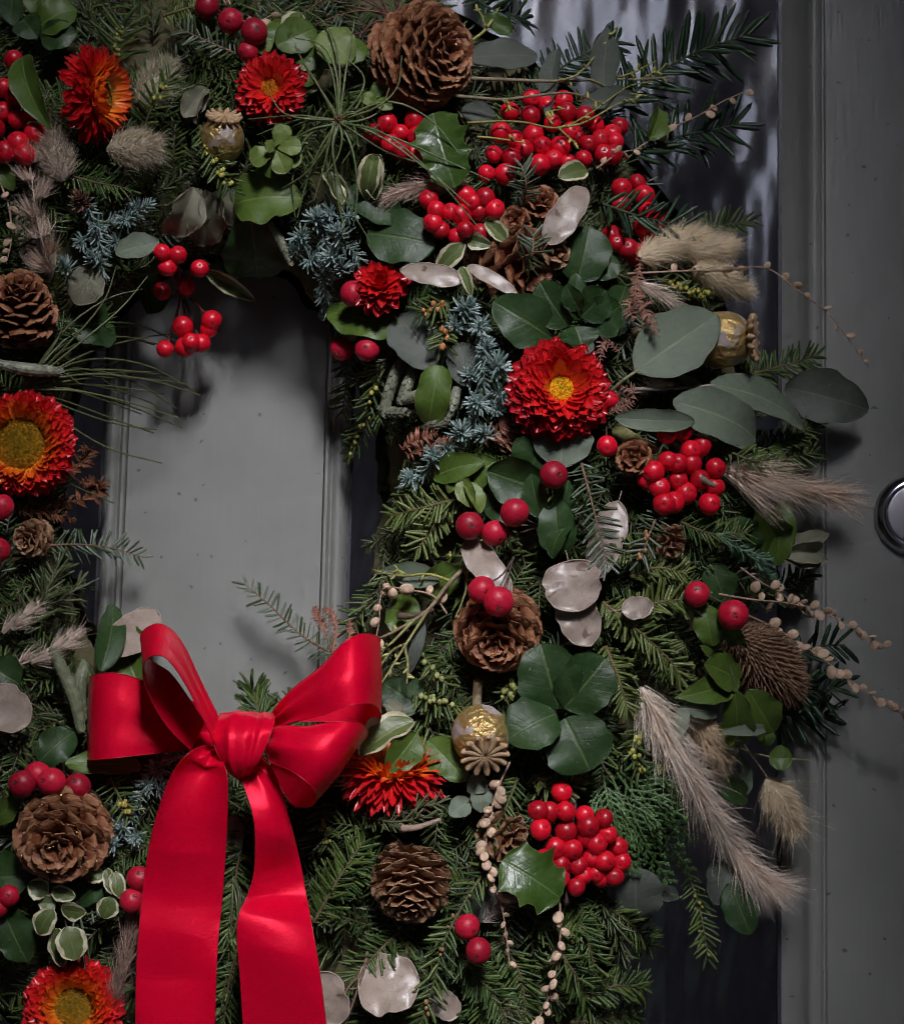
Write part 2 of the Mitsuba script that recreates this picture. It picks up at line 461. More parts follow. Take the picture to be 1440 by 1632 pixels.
def pane(x0, x1, seed):
    nx, nz = 220, 460
    x, z = np.meshgrid(np.linspace(x0, x1, nx), np.linspace(Z0, Z1, nz))
    q = np.stack([x * 42 + 3 * meshkit.fbm(np.stack([x * 9, z * 5, x * 0 + 3], -1), 2, seed), z * 11, x * 0 + seed], -1)
    q2 = np.stack([x * 18, z * 7, x * 0 + seed + 5], -1)
    q3 = np.stack([x * 95, z * 34, x * 0 + seed + 9], -1)
    d = 0.0026 * (meshkit.fbm(q, 2, seed) - 0.5) + 0.0026 * (meshkit.noise(q2, seed + 3) - 0.5) + 0.0011 * (meshkit.noise(q3, seed + 6) - 0.5) + 0.00010 * (meshkit.noise(q3 * 2.3, seed + 8) - .5)
    v = np.stack([x, -(GD + d), z], -1).reshape(-1, 3)
    return mikit.ply((v, grid_faces(nz, nx)), 'glass_mat', smooth=True)


part(door, 'glass_pane', pane(g0, g1, 4))
part(door, 'glass_pane', pane(gl1, gl0, 9))
for a_, b_ in ((g1 - 0.0016, g1 + 0.0004), (g0 - 0.0002, g0 + 0.0014), (gl0 - 0.0014, gl0 + 0.0002)):
    part(door, 'glazing_strip', mikit.ply(box(a_, b_, -GD - 0.004, -GD + 0.001, Z0, Z1), 'lead_mat'))
lk = th('door_lock', 'round chrome cylinder lock on the right stile of the door', 'lock')
scene['chrome_mat'] = two({'type': 'principled', 'base_color': rgb(0.40, 0.40, 0.44), 'metallic': 1.0, 'roughness': 0.16})
scene['steel_mat'] = two({'type': 'principled', 'base_color': rgb(0.42, 0.40, 0.43), 'metallic': 0.8, 'roughness': 0.38})
LC = at(1457, 822, 0)
Rk = basis(np.array([0, -1, 0]))
r_ = 66 * S
lkm = mat(Rk, LC)
part(lk, 'rim', mikit.ply((tf(lkm, (m := lathe([(r_, -0.001), (r_, 0.002), (r_ * .97, 0.0042), (r_ * .92, 0.0058), (r_ * .86, 0.0062), (r_ * .84, 0.0066), (r_ * .815, 0.0082), (r_ * .78, 0.0084), (r_ * .745, 0.0072), (r_ * .73, 0.004)], 64))[0]), m[1]), 'chrome_mat', smooth=40))
part(lk, 'face_plate', mikit.ply((tf(lkm, (m := lathe([(r_ * .735, 0.0042), (r_ * .70, 0.0056), (r_ * .66, 0.006), (r_ * .32, 0.0062), (r_ * .31, 0.0066), (r_ * .29, 0.0066)], 48))[0]), m[1]), 'steel_mat', smooth=30))
part(lk, 'cylinder', mikit.ply((tf(lkm, (m := lathe([(r_ * .292, 0.0066), (r_ * .27, 0.0048), (r_ * .22, 0.0046), (0.0001, 0.0048)], 40))[0]), m[1]), 'lead_mat', smooth=30))

# ---------------------------------------------------------------- leaves
SH = {'oval': (.55, .62), 'lance': (.75, 1.0), 'obov': (.95, .45), 'round': (.48, .46), 'point': (.5, .95), 'disc': (.42, .5), 'petal': (.8, .75), 'strap': (.35, .4)}


def leaf_mesh(b, tip, w, shape='oval', fold=.18, bend=.08, roll=0., curl=0., wave=.03, cup=0., spikes=0, lobes=0., ph=0., nt=20, ns=9, thick=.0004, nrm=None):
    b, tip = np.asarray(b, float), np.asarray(tip, float)
    L = np.linalg.norm(tip - b)
    a = (tip - b) / L
    n = np.array([0, -1.0, 0.10]) if nrm is None else np.asarray(nrm, float)
    if abs(unit(n) @ a) > 0.93:
        n = n + np.array([0.2, 0, 0.9])
    n = spin(unit(n - a * (n @ a)), a, math.radians(roll))
    c = np.cross(n, a)
    e0, e1 = SH[shape]
    t = np.linspace(0, 1, nt) if not spikes else np.linspace(0, 1, max(nt, spikes * 8 + 1))
    nt = len(t)
    tt = np.clip(t, .004, .996)
    wf = tt ** e0 * (1 - tt) ** e1
    wf = wf / wf.max()
    if lobes:
        wf = wf * (1 - lobes + lobes * np.abs(np.cos(np.pi * (tt * 2.6 - .25))) ** .8)
    wf = wf * (1 + .05 * np.sin(tt * 9 + ph * 3) + .03 * np.sin(tt * 23 + ph * 7))
    s = np.linspace(-1, 1, ns)
    hw = wf * w / 2
    zs = np.zeros((nt, ns))
    if spikes:
        u = np.abs((tt * spikes) % 1 - .5) * 2
        sp = (1 - np.clip(u * 1.5, 0, 1)) ** 1.4 * np.sin(np.pi * np.clip(tt * 1.05, 0, 1)) ** .5
        hw = hw * (.80 + .38 * sp)
        zs = np.outer((np.floor(tt * spikes) % 2 - .5) * sp * .30 * w, np.abs(s) ** 3)
    S2, Tm = np.meshgrid(s, t)
    z = bend * L * 4 * Tm * (1 - Tm) - curl * L * Tm ** 3 + (fold * np.abs(S2) + cup * S2 ** 2) * hw[:, None] + wave * w * np.sin(2 * np.pi * 2.2 * Tm + ph + (S2 > 0) * 1.7) * S2 ** 2 + zs
    v = b + a * (L * Tm)[..., None] + c * (S2 * hw[:, None])[..., None] + n * z[..., None]
    v = v.reshape(-1, 3)
    f = grid_faces(nt, ns)
    uv = np.stack([Tm, S2 * .5 + .5], -1).reshape(-1, 2)
    if thick:
        N = len(v)
        dn = np.zeros_like(v)
        fn = np.cross(v[f[:, 1]] - v[f[:, 0]], v[f[:, 2]] - v[f[:, 0]])
        for q in range(3):
            np.add.at(dn, f[:, q], fn)
        dn = unit(dn)
        if (dn @ n).mean() < 0:
            f, dn = f[:, ::-1], -dn
        i = np.arange(nt)
        rim = np.concatenate([i * ns, (nt - 1) * ns + np.arange(1, ns), (i[::-1] * ns + ns - 1)[1:], np.arange(1, ns - 1)[::-1]])
        r2 = np.roll(rim, -1)
        f = np.vstack([f, f[:, ::-1] + N, np.stack([rim, r2, r2 + N], 1), np.stack([rim, r2 + N, rim + N], 1)])
        v = np.vstack([v, v - dn * thick])
        uv = np.vstack([uv, uv])
    return v, f, uv


def leaf_ply(mat_, *a, **k):
    v, f, uv = leaf_mesh(*a, **k)
    return mikit.ply((v, f), mat_, smooth=True, uv=uv)


GREEN_STEM = (0.10, 0.12, 0.05)


def one_leaf(name, label, mat_, x0, y0, x1, y1, w, h0=15, h1=None, stalk=0, stalk_c=GREEN_STEM, group=None, cat='leaf', **k):
    t = th(name, label, cat, group)
    h1 = h0 if h1 is None else h1
    r = rng_of(t)
    b, e = pt(x0, y0, h0), pt(x1, y1, h1)
    k.setdefault('ph', r.uniform(0, 6))
    k.setdefault('bend', r.uniform(.02, .15))
    k.setdefault('curl', r.uniform(-.06, .14))
    k.setdefault('cup', r.uniform(0, .2))
    if stalk:
        part(t, 'blade', leaf_ply('leaf_' + mat_, b, e, w * S, **k))
        a = unit(b - e)
        q = crv([b - a * .004, b + a * stalk * S * .5, b + a * stalk * S + np.array([0, .008, 0])], 8)
        part(t, 'stalk', colored(tube(q, np.linspace(.0007, .0010, 8), 6), 'bark_mat', stalk_c))
    else:
        put(t, leaf_ply('leaf_' + mat_, b, e, w * S, **k))
    return t


def spray(name, label, cat, stems, leaves, sc=GREEN_STEM, sr=1.8, group=None):
    """several leaves on a stem. stems [[(x, y, h)...]], leaves [(x0, y0, x1, y1, w, h0, h1, material, {options})]"""
    t = th(name, label, cat, group)
    r = rng_of(t)
    for s in stems:
        p = crv([pt(*q) for q in s], 5 * len(s) + 4)
        part(t, 'stem', colored(tube(p, np.linspace(sr * 1.25, sr * .6, len(p)) * S, 6), 'bark_mat', sc))
    for q in leaves:
        o = dict(q[8]) if len(q) > 8 else {}
        o.setdefault('ph', r.uniform(0, 6))
        o.setdefault('roll', r.uniform(-14, 14))
        o.setdefault('bend', r.uniform(.02, .16))
        o.setdefault('curl', r.uniform(-.06, .16))
        part(t, 'leaf', leaf_ply('leaf_' + q[7], pt(q[0], q[1], q[5]), pt(q[2], q[3], q[6]), q[4] * S, **o))
    return t


# ---------------------------------------------------------------- conifers
def needle_mesh(blunt=.55, curve=.08, rings=(0, .12, .45, .85, 1)):
    pr_ = {0: .45, .12: .8, .45: 1.0, .85: .85, 1: blunt}
    v = []
    for x in rings:
        w = pr_[x]
        y = curve * x * x
        v += [[x, y - w / 2, 0], [x, y, .20 * w], [x, y + w / 2, 0], [x, y, -.20 * w]]
    v = np.array(v, float)
    f = grid_faces(len(rings), 4, True)
    n = len(v)
    v = np.vstack([v, [[1.02, curve, 0]]])
    e = n - 4
    f = np.vstack([f, [[e + j, e + (j + 1) % 4, n] for j in range(4)]])
    return v, f


NK = {  # length, width, angle from the stem, per pixel of stem, ranks, blunt, colours, stem colour, stem radius
    'fir': (30, 4.2, 58, .42, 2, .6, [(.034, .066, .016), (.058, .098, .022), (.088, .130, .032)], (.12, .085, .045), 2.2),
    'pale_fir': (28, 5.0, 60, .44, 2, .65, [(.080, .118, .028), (.115, .155, .040), (.150, .190, .056)], (.15, .11, .055), 2.4),
    'yew': (60, 9.0, 55, .17, 2, .25, [(.010, .028, .014), (.017, .042, .018), (.028, .058, .022)], (.05, .07, .03), 2.2),
    'yew_green': (36, 5.6, 55, .22, 2, .25, [(.036, .066, .018), (.060, .098, .024), (.092, .130, .034)], (.09, .10, .04), 2.0),
    'hemlock': (27, 4.2, 62, .26, 2, .6, [(.045, .075, .028), (.095, .130, .080), (.17, .21, .155)], (.19, .12, .075), 1.8),
    'juniper': (20, 2.8, 52, .95, 3, .05, [(.16, .245, .215), (.255, .35, .315), (.36, .45, .42)], (.08, .10, .05), 1.6),
    'juniper_green': (18, 2.8, 40, .9, 3, .05, [(.06, .12, .075), (.09, .17, .10), (.14, .23, .16)], (.10, .17, .05), 2.0),
    'juniper_brown': (19, 3.0, 52, .9, 3, .05, [(.12, .06, .04), (.18, .09, .06), (.25, .14, .10)], (.10, .08, .05), 1.6),
    'rosemary': (26, 3.6, 45, .5, 3, .4, [(.045, .068, .022), (.075, .100, .038), (.115, .135, .065)], (.10, .09, .05), 2.0),
}
NEEDLES = {}


def tinted(mesh, c):
    return colored(mesh, 'needle_mat', c)


def needle_ms(path, kind, rng, scale=1.0, dens=1.0, view=None, spread=.32):
    """a matrix and a colour for every needle along the path (world points)"""
    L, w, ang, per, ranks, blunt, cols, _, _ = NK[kind]
    seg = np.linalg.norm(np.diff(path, axis=0), axis=1)
    tot = seg.sum()
    n = max(4, int(tot / S * per * dens))
    u = (np.arange(n) + rng.uniform(-.4, .4, n)) / n
    cum = np.concatenate([[0], np.cumsum(seg)]) / tot
    P = np.stack([np.interp(u, cum, path[:, k]) for k in range(3)], 1)
    tg = unit(np.stack([np.interp(u, cum, np.gradient(path, axis=0)[:, k]) for k in range(3)], 1))
    view = np.array([0, -1.0, .1]) if view is None else np.asarray(view)
    vw = unit(view - tg * (tg @ view)[:, None])
    sd = np.cross(tg, vw)
    if ranks == 2:
        phi = rng.normal(.25, spread, n)
        sgn = np.where(np.arange(n) % 2 == 0, 1, -1)
        rad = sd * (np.cos(phi) * sgn)[:, None] + vw * np.sin(phi)[:, None]
    else:
        phi = rng.uniform(0, 2 * np.pi, n)
        rad = sd * np.cos(phi)[:, None] + vw * np.sin(phi)[:, None]
    a = np.radians(ang + rng.normal(0, 9, n)) * np.where(u > .85, 1 - (u - .85) * 4.2, 1)
    d = unit(tg * np.cos(a)[:, None] + rad * np.sin(a)[:, None])
    ln = L * S * scale * rng.uniform(.78, 1.1, n) * np.where(u > .8, 1 - (u - .8) * 1.4, 1) * np.where(u < .1, .75, 1)
    zc = unit(vw - d * np.sum(d * vw, 1)[:, None] + rng.normal(0, .35, (n, 3)))
    zc = unit(zc - d * np.sum(d * zc, 1)[:, None])
    yc = np.cross(zc, d)
    W = w * S * scale ** .5 * rng.uniform(.85, 1.1, n)
    M = np.zeros((n, 4, 4))
    M[:, 3, 3] = 1
    M[:, :3, 0], M[:, :3, 1], M[:, :3, 2], M[:, :3, 3] = d * ln[:, None], yc * W[:, None], zc * W[:, None], P
    ci = rng.integers(0, 3, n)
    return M, ci


def baked_needles(M, ci, kind, rng=None):
    cols = np.array(NK[kind][6])
    v, f = NEEDLE_T[kind][0]
    V = np.einsum('kij,nj->kni', M[:, :3, :3], v) + M[:, None, :3, 3]
    Fs = f[None] + (np.arange(len(M)) * len(v))[:, None, None]
    C = np.repeat(cols[ci][:, None], len(v), 1)
    return V.reshape(-1, 3), Fs.reshape(-1, 3), C.reshape(-1, 3)


NEEDLE_T = {k: [needle_mesh(q[5], c) for c in (.5, -.7, .05)] for k, q in NK.items()}


def conifer(name, label, cat, kind, stems, scale=1.0, dens=1.0, apart=True, buds=None, group=None, spread=.32, h=None, view=None):
    """a cut sprig: stems [[(x, y, h)...]]; each needle a part where apart"""
    t = th(name, label, cat, group)
    r = rng_of(t)
    Ms, Cs = [], []
    for s in stems:
        p = crv([pt(*q) for q in s], 6 * len(s) + 4)
        part(t, 'stem', colored(tube(p, np.linspace(1.3, .5, len(p)) * NK[kind][8] * S, 6), 'bark_mat', NK[kind][7]))
        M, ci = needle_ms(p, kind, r, scale, dens, spread=spread, view=view)
        Ms.append(M); Cs.append(ci)
        if buds:
            bud_line(t, p, r, *buds)
    M, ci = np.vstack(Ms), np.concatenate(Cs)
    if apart:
        if kind not in NEEDLES:
            NEEDLES[kind] = [[tinted(m_, c) for c in NK[kind][6]] for m_ in NEEDLE_T[kind]]
        for q in range(min(len(M), 300)):
            part(t, 'needle', {**NEEDLES[kind][r.integers(0, 3)][ci[q]], 'to_world': look(M[q])})
    else:
        part(t, 'foliage', colored(baked_needles(M, ci, kind), 'needle_mat', 0), stuff=True)
    return t


def bud_line(t, p, r, n, rad, col, name='bud'):
    """small round buds set along the outer part of a stem"""
    ms = []
    tg, A, B = frames(p)
    for i in range(n):
        k = int(r.uniform(.25, 1) * (len(p) - 1))
        an = r.uniform(0, 2 * np.pi)
        out = A[k] * math.cos(an) + B[k] * math.sin(an) + np.array([0, -.6, 0])
        q = p[k] + unit(out) * rad * S * r.uniform(1.1, 2.3)
        v = BALL_S[0] * rad * S * r.uniform(.7, 1.15) * np.array([1, 1, 1.15]) + q
        ms.append((v, BALL_S[1], np.asarray(col) * r.uniform(.75, 1.2)))
    part(t, 'bud_cluster', colored(join(ms), 'pod_mat', 0), stuff=True)


def juniper_star(t, x, y, h, rad, r, n=36, kind='juniper'):
    """a shoot tip of blue needles seen end on"""
    c = pt(x, y, h)
    ax = unit(np.array([r.normal(0, .4), -1, r.normal(0, .4)]))
    R = basis(ax)
    M = []
    for i in range(n):
        lev = i / n
        an = i * 2.399 + r.normal(0, .2)
        el = math.radians(12 + 62 * lev + r.normal(0, 7))
        d = R @ np.array([math.cos(an) * math.cos(el), math.sin(an) * math.cos(el), math.sin(el)])
        ln = rad * S * r.uniform(.8, 1.1) * (1 - .35 * lev)
        z = unit(ax - d * (d @ ax) + 1e-6)
        m = np.eye(4)
        m[:3, 0], m[:3, 1], m[:3, 2], m[:3, 3] = d * ln, np.cross(z, d) * rad * .15 * S, z * rad * .13 * S, c + ax * (lev - .5) * rad * .7 * S
        M.append(m)
    return np.array(M), r.integers(0, 3, n)


def juniper(name, label, stars, stems=(), kind='juniper', apart=True):
    """a juniper sprig: side shoots seen end on (x, y, h, radius) and shoots seen from the side"""
    t = th(name, label, 'juniper sprig')
    r = rng_of(t)
    Ms, Cs = [], []
    for s in stems:
        p = crv([pt(*q) for q in s], 6 * len(s) + 4)
        part(t, 'stem', colored(tube(p, np.linspace(1.3, .5, len(p)) * NK[kind][8] * S, 6), 'bark_mat', NK[kind][7]))
        M, ci = needle_ms(p, kind, r)
        Ms.append(M); Cs.append(ci)
    for q in stars:
        M, ci = juniper_star(t, *q, r, kind=kind)
        Ms.append(M); Cs.append(ci)
    M, ci = np.vstack(Ms), np.concatenate(Cs)
    if kind not in NEEDLES:
        NEEDLES[kind] = [[tinted(m_, c) for c in NK[kind][6]] for m_ in NEEDLE_T[kind]]
    o = r.permutation(len(M))
    k = 140
    for q in o[:k]:
        part(t, 'needle', {**NEEDLES[kind][r.integers(0, 3)][ci[q]], 'to_world': look(M[q])})
    if len(M) > k:
        o = o[k:]
        part(t, 'foliage', colored(baked_needles(M[o], ci[o], kind), 'needle_mat', 0), stuff=True)
    return t


def pine(name, label, base, needles, col=(.10, .14, .055), w=4.4, bud=True, h0=20):
    """long needles that leave one bud: needles [(tip x, tip y, h, sag px)]"""
    t = th(name, label, 'pine sprig')
    r = rng_of(t)
    b0 = pt(base[0], base[1], h0)
    more = [(q[0] + r.normal(0, 22), q[1] + r.normal(0, 22), (q[2] if len(q) > 2 else h0 + 20) + r.normal(0, 8)) for q in needles if r.uniform() < .4]
    for q in list(needles) + more:
        e = pt(q[0], q[1], q[2] if len(q) > 2 else h0 + 20)
        sag = (q[3] if len(q) > 3 else 0) + r.uniform(-30, 30)
        d = unit(e - b0)
        n = np.cross(d, [0, -1.0, 0])
        b = b0 + r.normal(0, 2.5, 3) * S
        up = np.array([0, -.45, .9]) * np.linalg.norm(e - b) * r.uniform(.02, .15)
        p = crv([b, b + (e - b) * .35 + n * sag * S * .8 + np.array([0, -8 * S, 0]) + up, b + (e - b) * .7 + n * sag * S * .8 + up * .9, e], 12)
        c = np.array(col) * r.uniform(.75, 1.35) * np.array([r.uniform(.9, 1.25), 1, 1])
        part(t, 'needle', colored(tube(p, np.linspace(1, .45, 12) * w * .5 * S, 5), 'needle_mat', c))
    if bud:
        ms = []
        for i in range(30):
            d = unit(r.normal(0, 1, 3) + np.array([0, -.8, 0]))
            m = basis(d)
            ms.append((((BALL_S[0] * np.array([2.2, 2.2, 6]) + [0, 0, 5]) * S) @ m.T + b0, BALL_S[1], np.array((.20, .095, .055)) * r.uniform(.6, 1.3)))
        part(t, 'bud', colored(join(ms), 'pod_mat', 0))
    return t


def cypress(name, label, stem, fans, col=(.065, .125, .040)):
    """flat scale-leaved sprays; fans [(path)] of branch paths (x, y, h)"""
    t = th(name, label, 'cypress sprig')
    r = rng_of(t)
    p = crv([pt(*q) for q in stem], 20)
    part(t, 'stem', colored(tube(p, np.linspace(2.2, 1, 20) * S, 6), 'bark_mat', (.07, .06, .03)))

    def scales(q, w):
        out = []
        n = max(3, int(np.linalg.norm(np.diff(q, axis=0), axis=1).sum() / (4.2 * S)))
        c = crv(q, n + 1)
        for i in range(n):
            d = unit(c[i + 1] - c[i])
            R = basis(d, np.cross(d, [0, -1.0, 0]))
            out.append(((BALL_S[0] * np.array([w, w * .55, 3.7]) * S) @ R.T + c[i], BALL_S[1], np.array(col) * r.uniform(.6, 1.5) * (1 + 1.1 * max(0, i / n - .6))))
        return out
    for fa in fans:
        q = crv([pt(*u) for u in fa], 26)
        ms = scales(q, 2.2)
        tg = unit(np.gradient(q, axis=0))
        L = np.linalg.norm(np.diff(q, axis=0), axis=1).sum()
        for i in range(3, 25):
            s = 1 if i % 2 else -1
            sd = np.cross(tg[i], [0, -1.0, 0]) * s
            ln = L * .30 * (1 - (i / 26) ** 1.5 * .75) * r.uniform(.8, 1.1)
            e = q[i] + (tg[i] * .80 + sd * .60) * ln + np.array([0, r.normal(0, 2), 0]) * S
            mid = (q[i] + e) / 2 + sd * ln * .08
            ms += scales([q[i], mid, e], 1.9)
            br = crv([q[i], mid, e], 7)
            for j in range(1, 6):
                s2 = 1 if j % 2 else -1
                d2 = unit(e - q[i])
                ms += scales([br[j], br[j] + (d2 * .8 + np.cross(d2, [0, -1.0, 0]) * s2 * .6) * ln * .30 * (1 - j / 9)], 1.6)
        part(t, 'frond', colored(join(ms), 'needle_mat', 0), stuff=True)
    return t


# ---------------------------------------------------------------- cones, flowers, berries, pods
def scale_ply(mat_, w=.95, curl=-.16):
    v, f, uv = leaf_mesh((0, 0, 0), (0, 0, 1), w, 'obov', fold=.0, bend=-.03, curl=curl, wave=.035, cup=.30, nt=9, ns=9, thick=.05, nrm=(1, 0, 0))
    return mikit.ply((v, f), mat_, smooth=True, uv=uv)


SCALES = {}


def cone(name, label, x, y, h, ax, length, rad, n=46, open0=96, open1=12, mat_='cone_mat', wide=1.0, gold=0, cat='pine cone', group=None, core=.42, sl=1.0):
    """ax: (right, down, towards the viewer), pointing to the cone's tip"""
    t = th(name, label, cat, group)
    r = rng_of(t)
    a = unit(np.array([ax[0], -ax[2], -ax[1]]))
    c = pt(x, y, h)
    R = basis(a)
    if mat_ not in SCALES:
        SCALES[mat_] = [scale_ply(mat_, .95, -.14), scale_ply(mat_, 1.05, -.2), scale_ply(mat_, .9, -.08)]
    prof = [(max(.001, core * rad * S * math.sin(math.pi * min(1, .12 + .86 * u)) ** .7), (u - .5) * length * S * .92) for u in np.linspace(0, 1, 12)]
    cv, cf = lathe(prof, 12)
    part(t, 'core', colored((cv @ R.T + c, cf), 'bark_mat', (.17, .062, .030)))
    flakes = []
    for i in range(n):
        u = (i + .5) / n
        an = i * 2.39996 + r.normal(0, .05)
        rad_v = R @ np.array([math.cos(an), math.sin(an), 0])
        op = math.radians(open0 + (open1 - open0) * u ** .85 + r.normal(0, 3.5))
        rc = core * rad * S * math.sin(math.pi * min(1, .12 + .86 * u)) ** .7 * .75
        d = a * math.cos(op) + rad_v * math.sin(op)
        env = math.sin(math.pi * min(.97, .26 + .68 * u)) ** .75
        ln = rad * S * (.30 + .62 * env) * r.uniform(.93, 1.06) * sl
        if u > .9:
            ln *= .85
        b = c + a * (u - .5) * length * S * .80 + rad_v * rc
        nr = unit(a - d * (a @ d)) * -1
        if u < .02:
            nr = unit(-a + 1e-3)
        M = np.eye(4)
        wd = ln * wide * (1.0 if u < .85 else .8)
        M[:3, 2], M[:3, 0], M[:3, 1], M[:3, 3] = d * ln, nr * ln, np.cross(d, nr) * wd, b
        part(t, 'scale', {**SCALES[mat_][int(r.integers(0, 3))], 'to_world': look(M)})
        if gold and r.uniform() < gold:
            for _ in range(int(r.integers(5, 16))):
                q = b + d * ln * (1.0 + r.normal(0, .02)) + np.cross(d, nr) * wd * r.normal(0, .16) - nr * ln * .10
                R2 = basis(r.normal(0, 1, 3))
                s = S * r.uniform(.5, 1.25)
                flakes.append((np.array([[1, 0, 0], [-.5, .9, .2], [-.5, -.9, 0], [0, 0, .8]]) * s @ R2.T + q, np.array([[0, 1, 3], [1, 2, 3], [2, 0, 3], [0, 2, 1]])))
    if flakes:
        part(t, 'gold_glitter', mikit.ply(join(flakes), 'gold_mat'), 'gold glitter caught on the scale edges', stuff=True)
    return t


def petal_ply(i, w, curl, cup):
    v, f, uv = leaf_mesh((0, 0, 0), (0, 0, 1), w, 'petal', fold=.0, bend=.05, curl=curl, wave=.015, cup=cup, nt=9, ns=5, thick=.012, nrm=(1, 0, 0))
    return mikit.ply((v, f), 'petal_mat', smooth=True, uv=np.stack([uv[:, 0] * 0 + i, uv[:, 0]], 1))


KINDS_OF_DYE = {'red': 0, 'fire': 4, 'orange': 8}


def strawflower(name, label, x, y, h, ax, rad, dye, disc=.3, rings=5, n0=24, tilt=(104, 26), disc_c=(.62, .36, .02), long0=1.0, wide=.34, cup=.25, disc_h=.35, group=None):
    t = th(name, label, 'flower', group)
    r = rng_of(t)
    a = unit(np.array([ax[0], -ax[2], -ax[1]]))
    c = pt(x, y, h)
    R = basis(a)
    rs = rad * S
    plies = [[petal_ply(KINDS_OF_DYE[dye] + q, wide * r.uniform(.9, 1.1), cu, cup) for cu in (.10, -.12)] for q in range(4)]
    for k in range(rings):
        u = k / max(1, rings - 1)
        n = int(n0 * (1 - .22 * u))
        ti = tilt[0] + (tilt[1] - tilt[0]) * u
        for i in range(n):
            an = 2 * np.pi * (i + .5 * (k % 2)) / n + r.normal(0, .06)
            el = math.radians(ti + r.normal(0, 5))
            ra = R @ np.array([math.cos(an), math.sin(an), 0])
            d = ra * math.sin(el) + a * math.cos(el)
            ln = rs * (long0 - disc * .75) * (1 - .30 * u) * r.uniform(.9, 1.08)
            b = c + ra * rs * disc * (.80 + .12 * u) + a * rs * (.10 * u - .10)
            nr = unit(a - d * (a @ d))
            s2 = spin(np.cross(d, nr), d, r.normal(0, .14))
            nr = np.cross(s2, d)
            M = np.eye(4)
            M[:3, 2], M[:3, 0], M[:3, 1], M[:3, 3] = d * ln, nr * ln, s2 * ln, b
            part(t, 'petal', {**plies[min(3, int(u * 3.99))][int(r.integers(0, 2))], 'to_world': look(M)})
    if disc_c is not None:
        dv, df = lathe([(rs * disc * .98, -.12 * rs)] + [(rs * disc * max(.002, math.cos(q)), rs * disc * disc_h * math.sin(q)) for q in np.linspace(0, 1.57, 7)], 24)
        part(t, 'disc', colored((dv @ R.T + c, df), 'pod_mat', np.array(disc_c) * .55))
        ms = []
        nf = int(200 + 900 * disc)
        for i in range(nf):
            q = math.sqrt((i + .5) / nf)
            an = i * 2.39996
            o = np.array([math.cos(an) * q * .97, math.sin(an) * q * .97, disc_h * math.sqrt(max(0, 1 - q * q))]) * rs * disc
            sz = rs * disc * (.075 if disc < .35 else .042) * r.uniform(.7, 1.25)
            edge = .75 + .45 * q + r.normal(0, .12)
            cc = np.array(disc_c) * np.array([edge, edge * (1.02 - .25 * q * q), edge]) * r.uniform(.5, 1.3)
            ms.append(((BALL_S[0] * np.array([sz, sz, sz * 2.4]) + o + [0, 0, sz * .6]) @ R.T + c, BALL_S[1], cc))
        part(t, 'floret_mass', colored(join(ms), 'pod_mat', 0), stuff=True)
    return t


def berry_ply(col, bsdf, rng, dimple=.12, calyx=(.06, .022, .014), cal=.17):
    v = BALL_BIG[0].copy()
    z = v[:, 2]
    rr = np.hypot(v[:, 0], v[:, 1])
    v[:, 2] -= dimple * np.exp(-(rr / .22) ** 2) * (z > 0)
    v *= (1 + .035 * (meshkit.noise(v * 1.8 + rng.uniform(0, 9)) - .5))[:, None] * np.array([1, 1, .95])
    c = np.broadcast_to(np.asarray(col, float), v.shape)
    ms = [(v, BALL_BIG[1], c)]
    for i in range(5):
        an = i * 2 * np.pi / 5 + rng.uniform(-.2, .2)
        o = np.array([math.cos(an), math.sin(an), 0])
        s_ = np.array([-o[1], o[0], 0])
        top = .95 - dimple * .85
        ms.append((np.array([o * .02 + [0, 0, top + .03], o * cal * .6 + s_ * cal * .32 + [0, 0, top + .035], o * cal * 1.05 + [0, 0, top + .05], o * cal * .6 - s_ * cal * .32 + [0, 0, top + .035]]), np.array([[0, 1, 2], [0, 2, 3], [0, 2, 1], [0, 3, 2]]), np.array(calyx)))
    return colored(join(ms), bsdf, 0)


BALL_BIG = ball(16, 20)
WB, HIP = (.66, .006, .022), (.48, .010, .034)


def berries(name, label, spots, r0=16, col=WB, hub=None, h=30, kind='berry', hip=False, group=None, cat='berries', stem_c=(.10, .055, .045), jit=18, stem_r=1.3):
    """spots [(x, y[, extra height[, radius]])]"""
    t = th(name, label, cat, group)
    r = rng_of(t)
    ms = [berry_ply(np.array(col) * q, 'hip_mat' if hip else 'berry_mat', r, *((.06, (.07, .03, .022), .22) if hip else ())) for q in (.62, .85, .95, 1.0, 1.1)]
    P = []
    for q in spots:
        hh = h + (q[2] if len(q) > 2 else r.uniform(0, jit))
        c = pt(q[0], q[1], hh)
        P.append(c)
        rad = (q[3] if len(q) > 3 else r0 * r.uniform(.86, 1.09)) * S * np.array([1, r.uniform(.92, 1), r.uniform(.92, 1.08)])
        ax = unit(np.array([r.normal(0, .55), -1, r.normal(-.25, .5)]))
        M = mat(basis(ax, r.normal(0, 1, 3)), c)
        M[:3, :3] = M[:3, :3] * rad
        part(t, kind, {**ms[int(r.integers(0, 5))], 'to_world': look(M)})
    hub = pt(*hub) if hub else np.mean(P, 0) + np.array([0, .012, 0])
    for c in P:
        mid = (c + hub) / 2 + np.array([r.normal(0, .0015), .002, r.normal(0, .0015)])
        part(t, 'stem', colored(tube(crv([c + unit(hub - c) * r0 * S * .8, mid, hub], 7), stem_r * S, 5), 'bark_mat', stem_c))
    return t


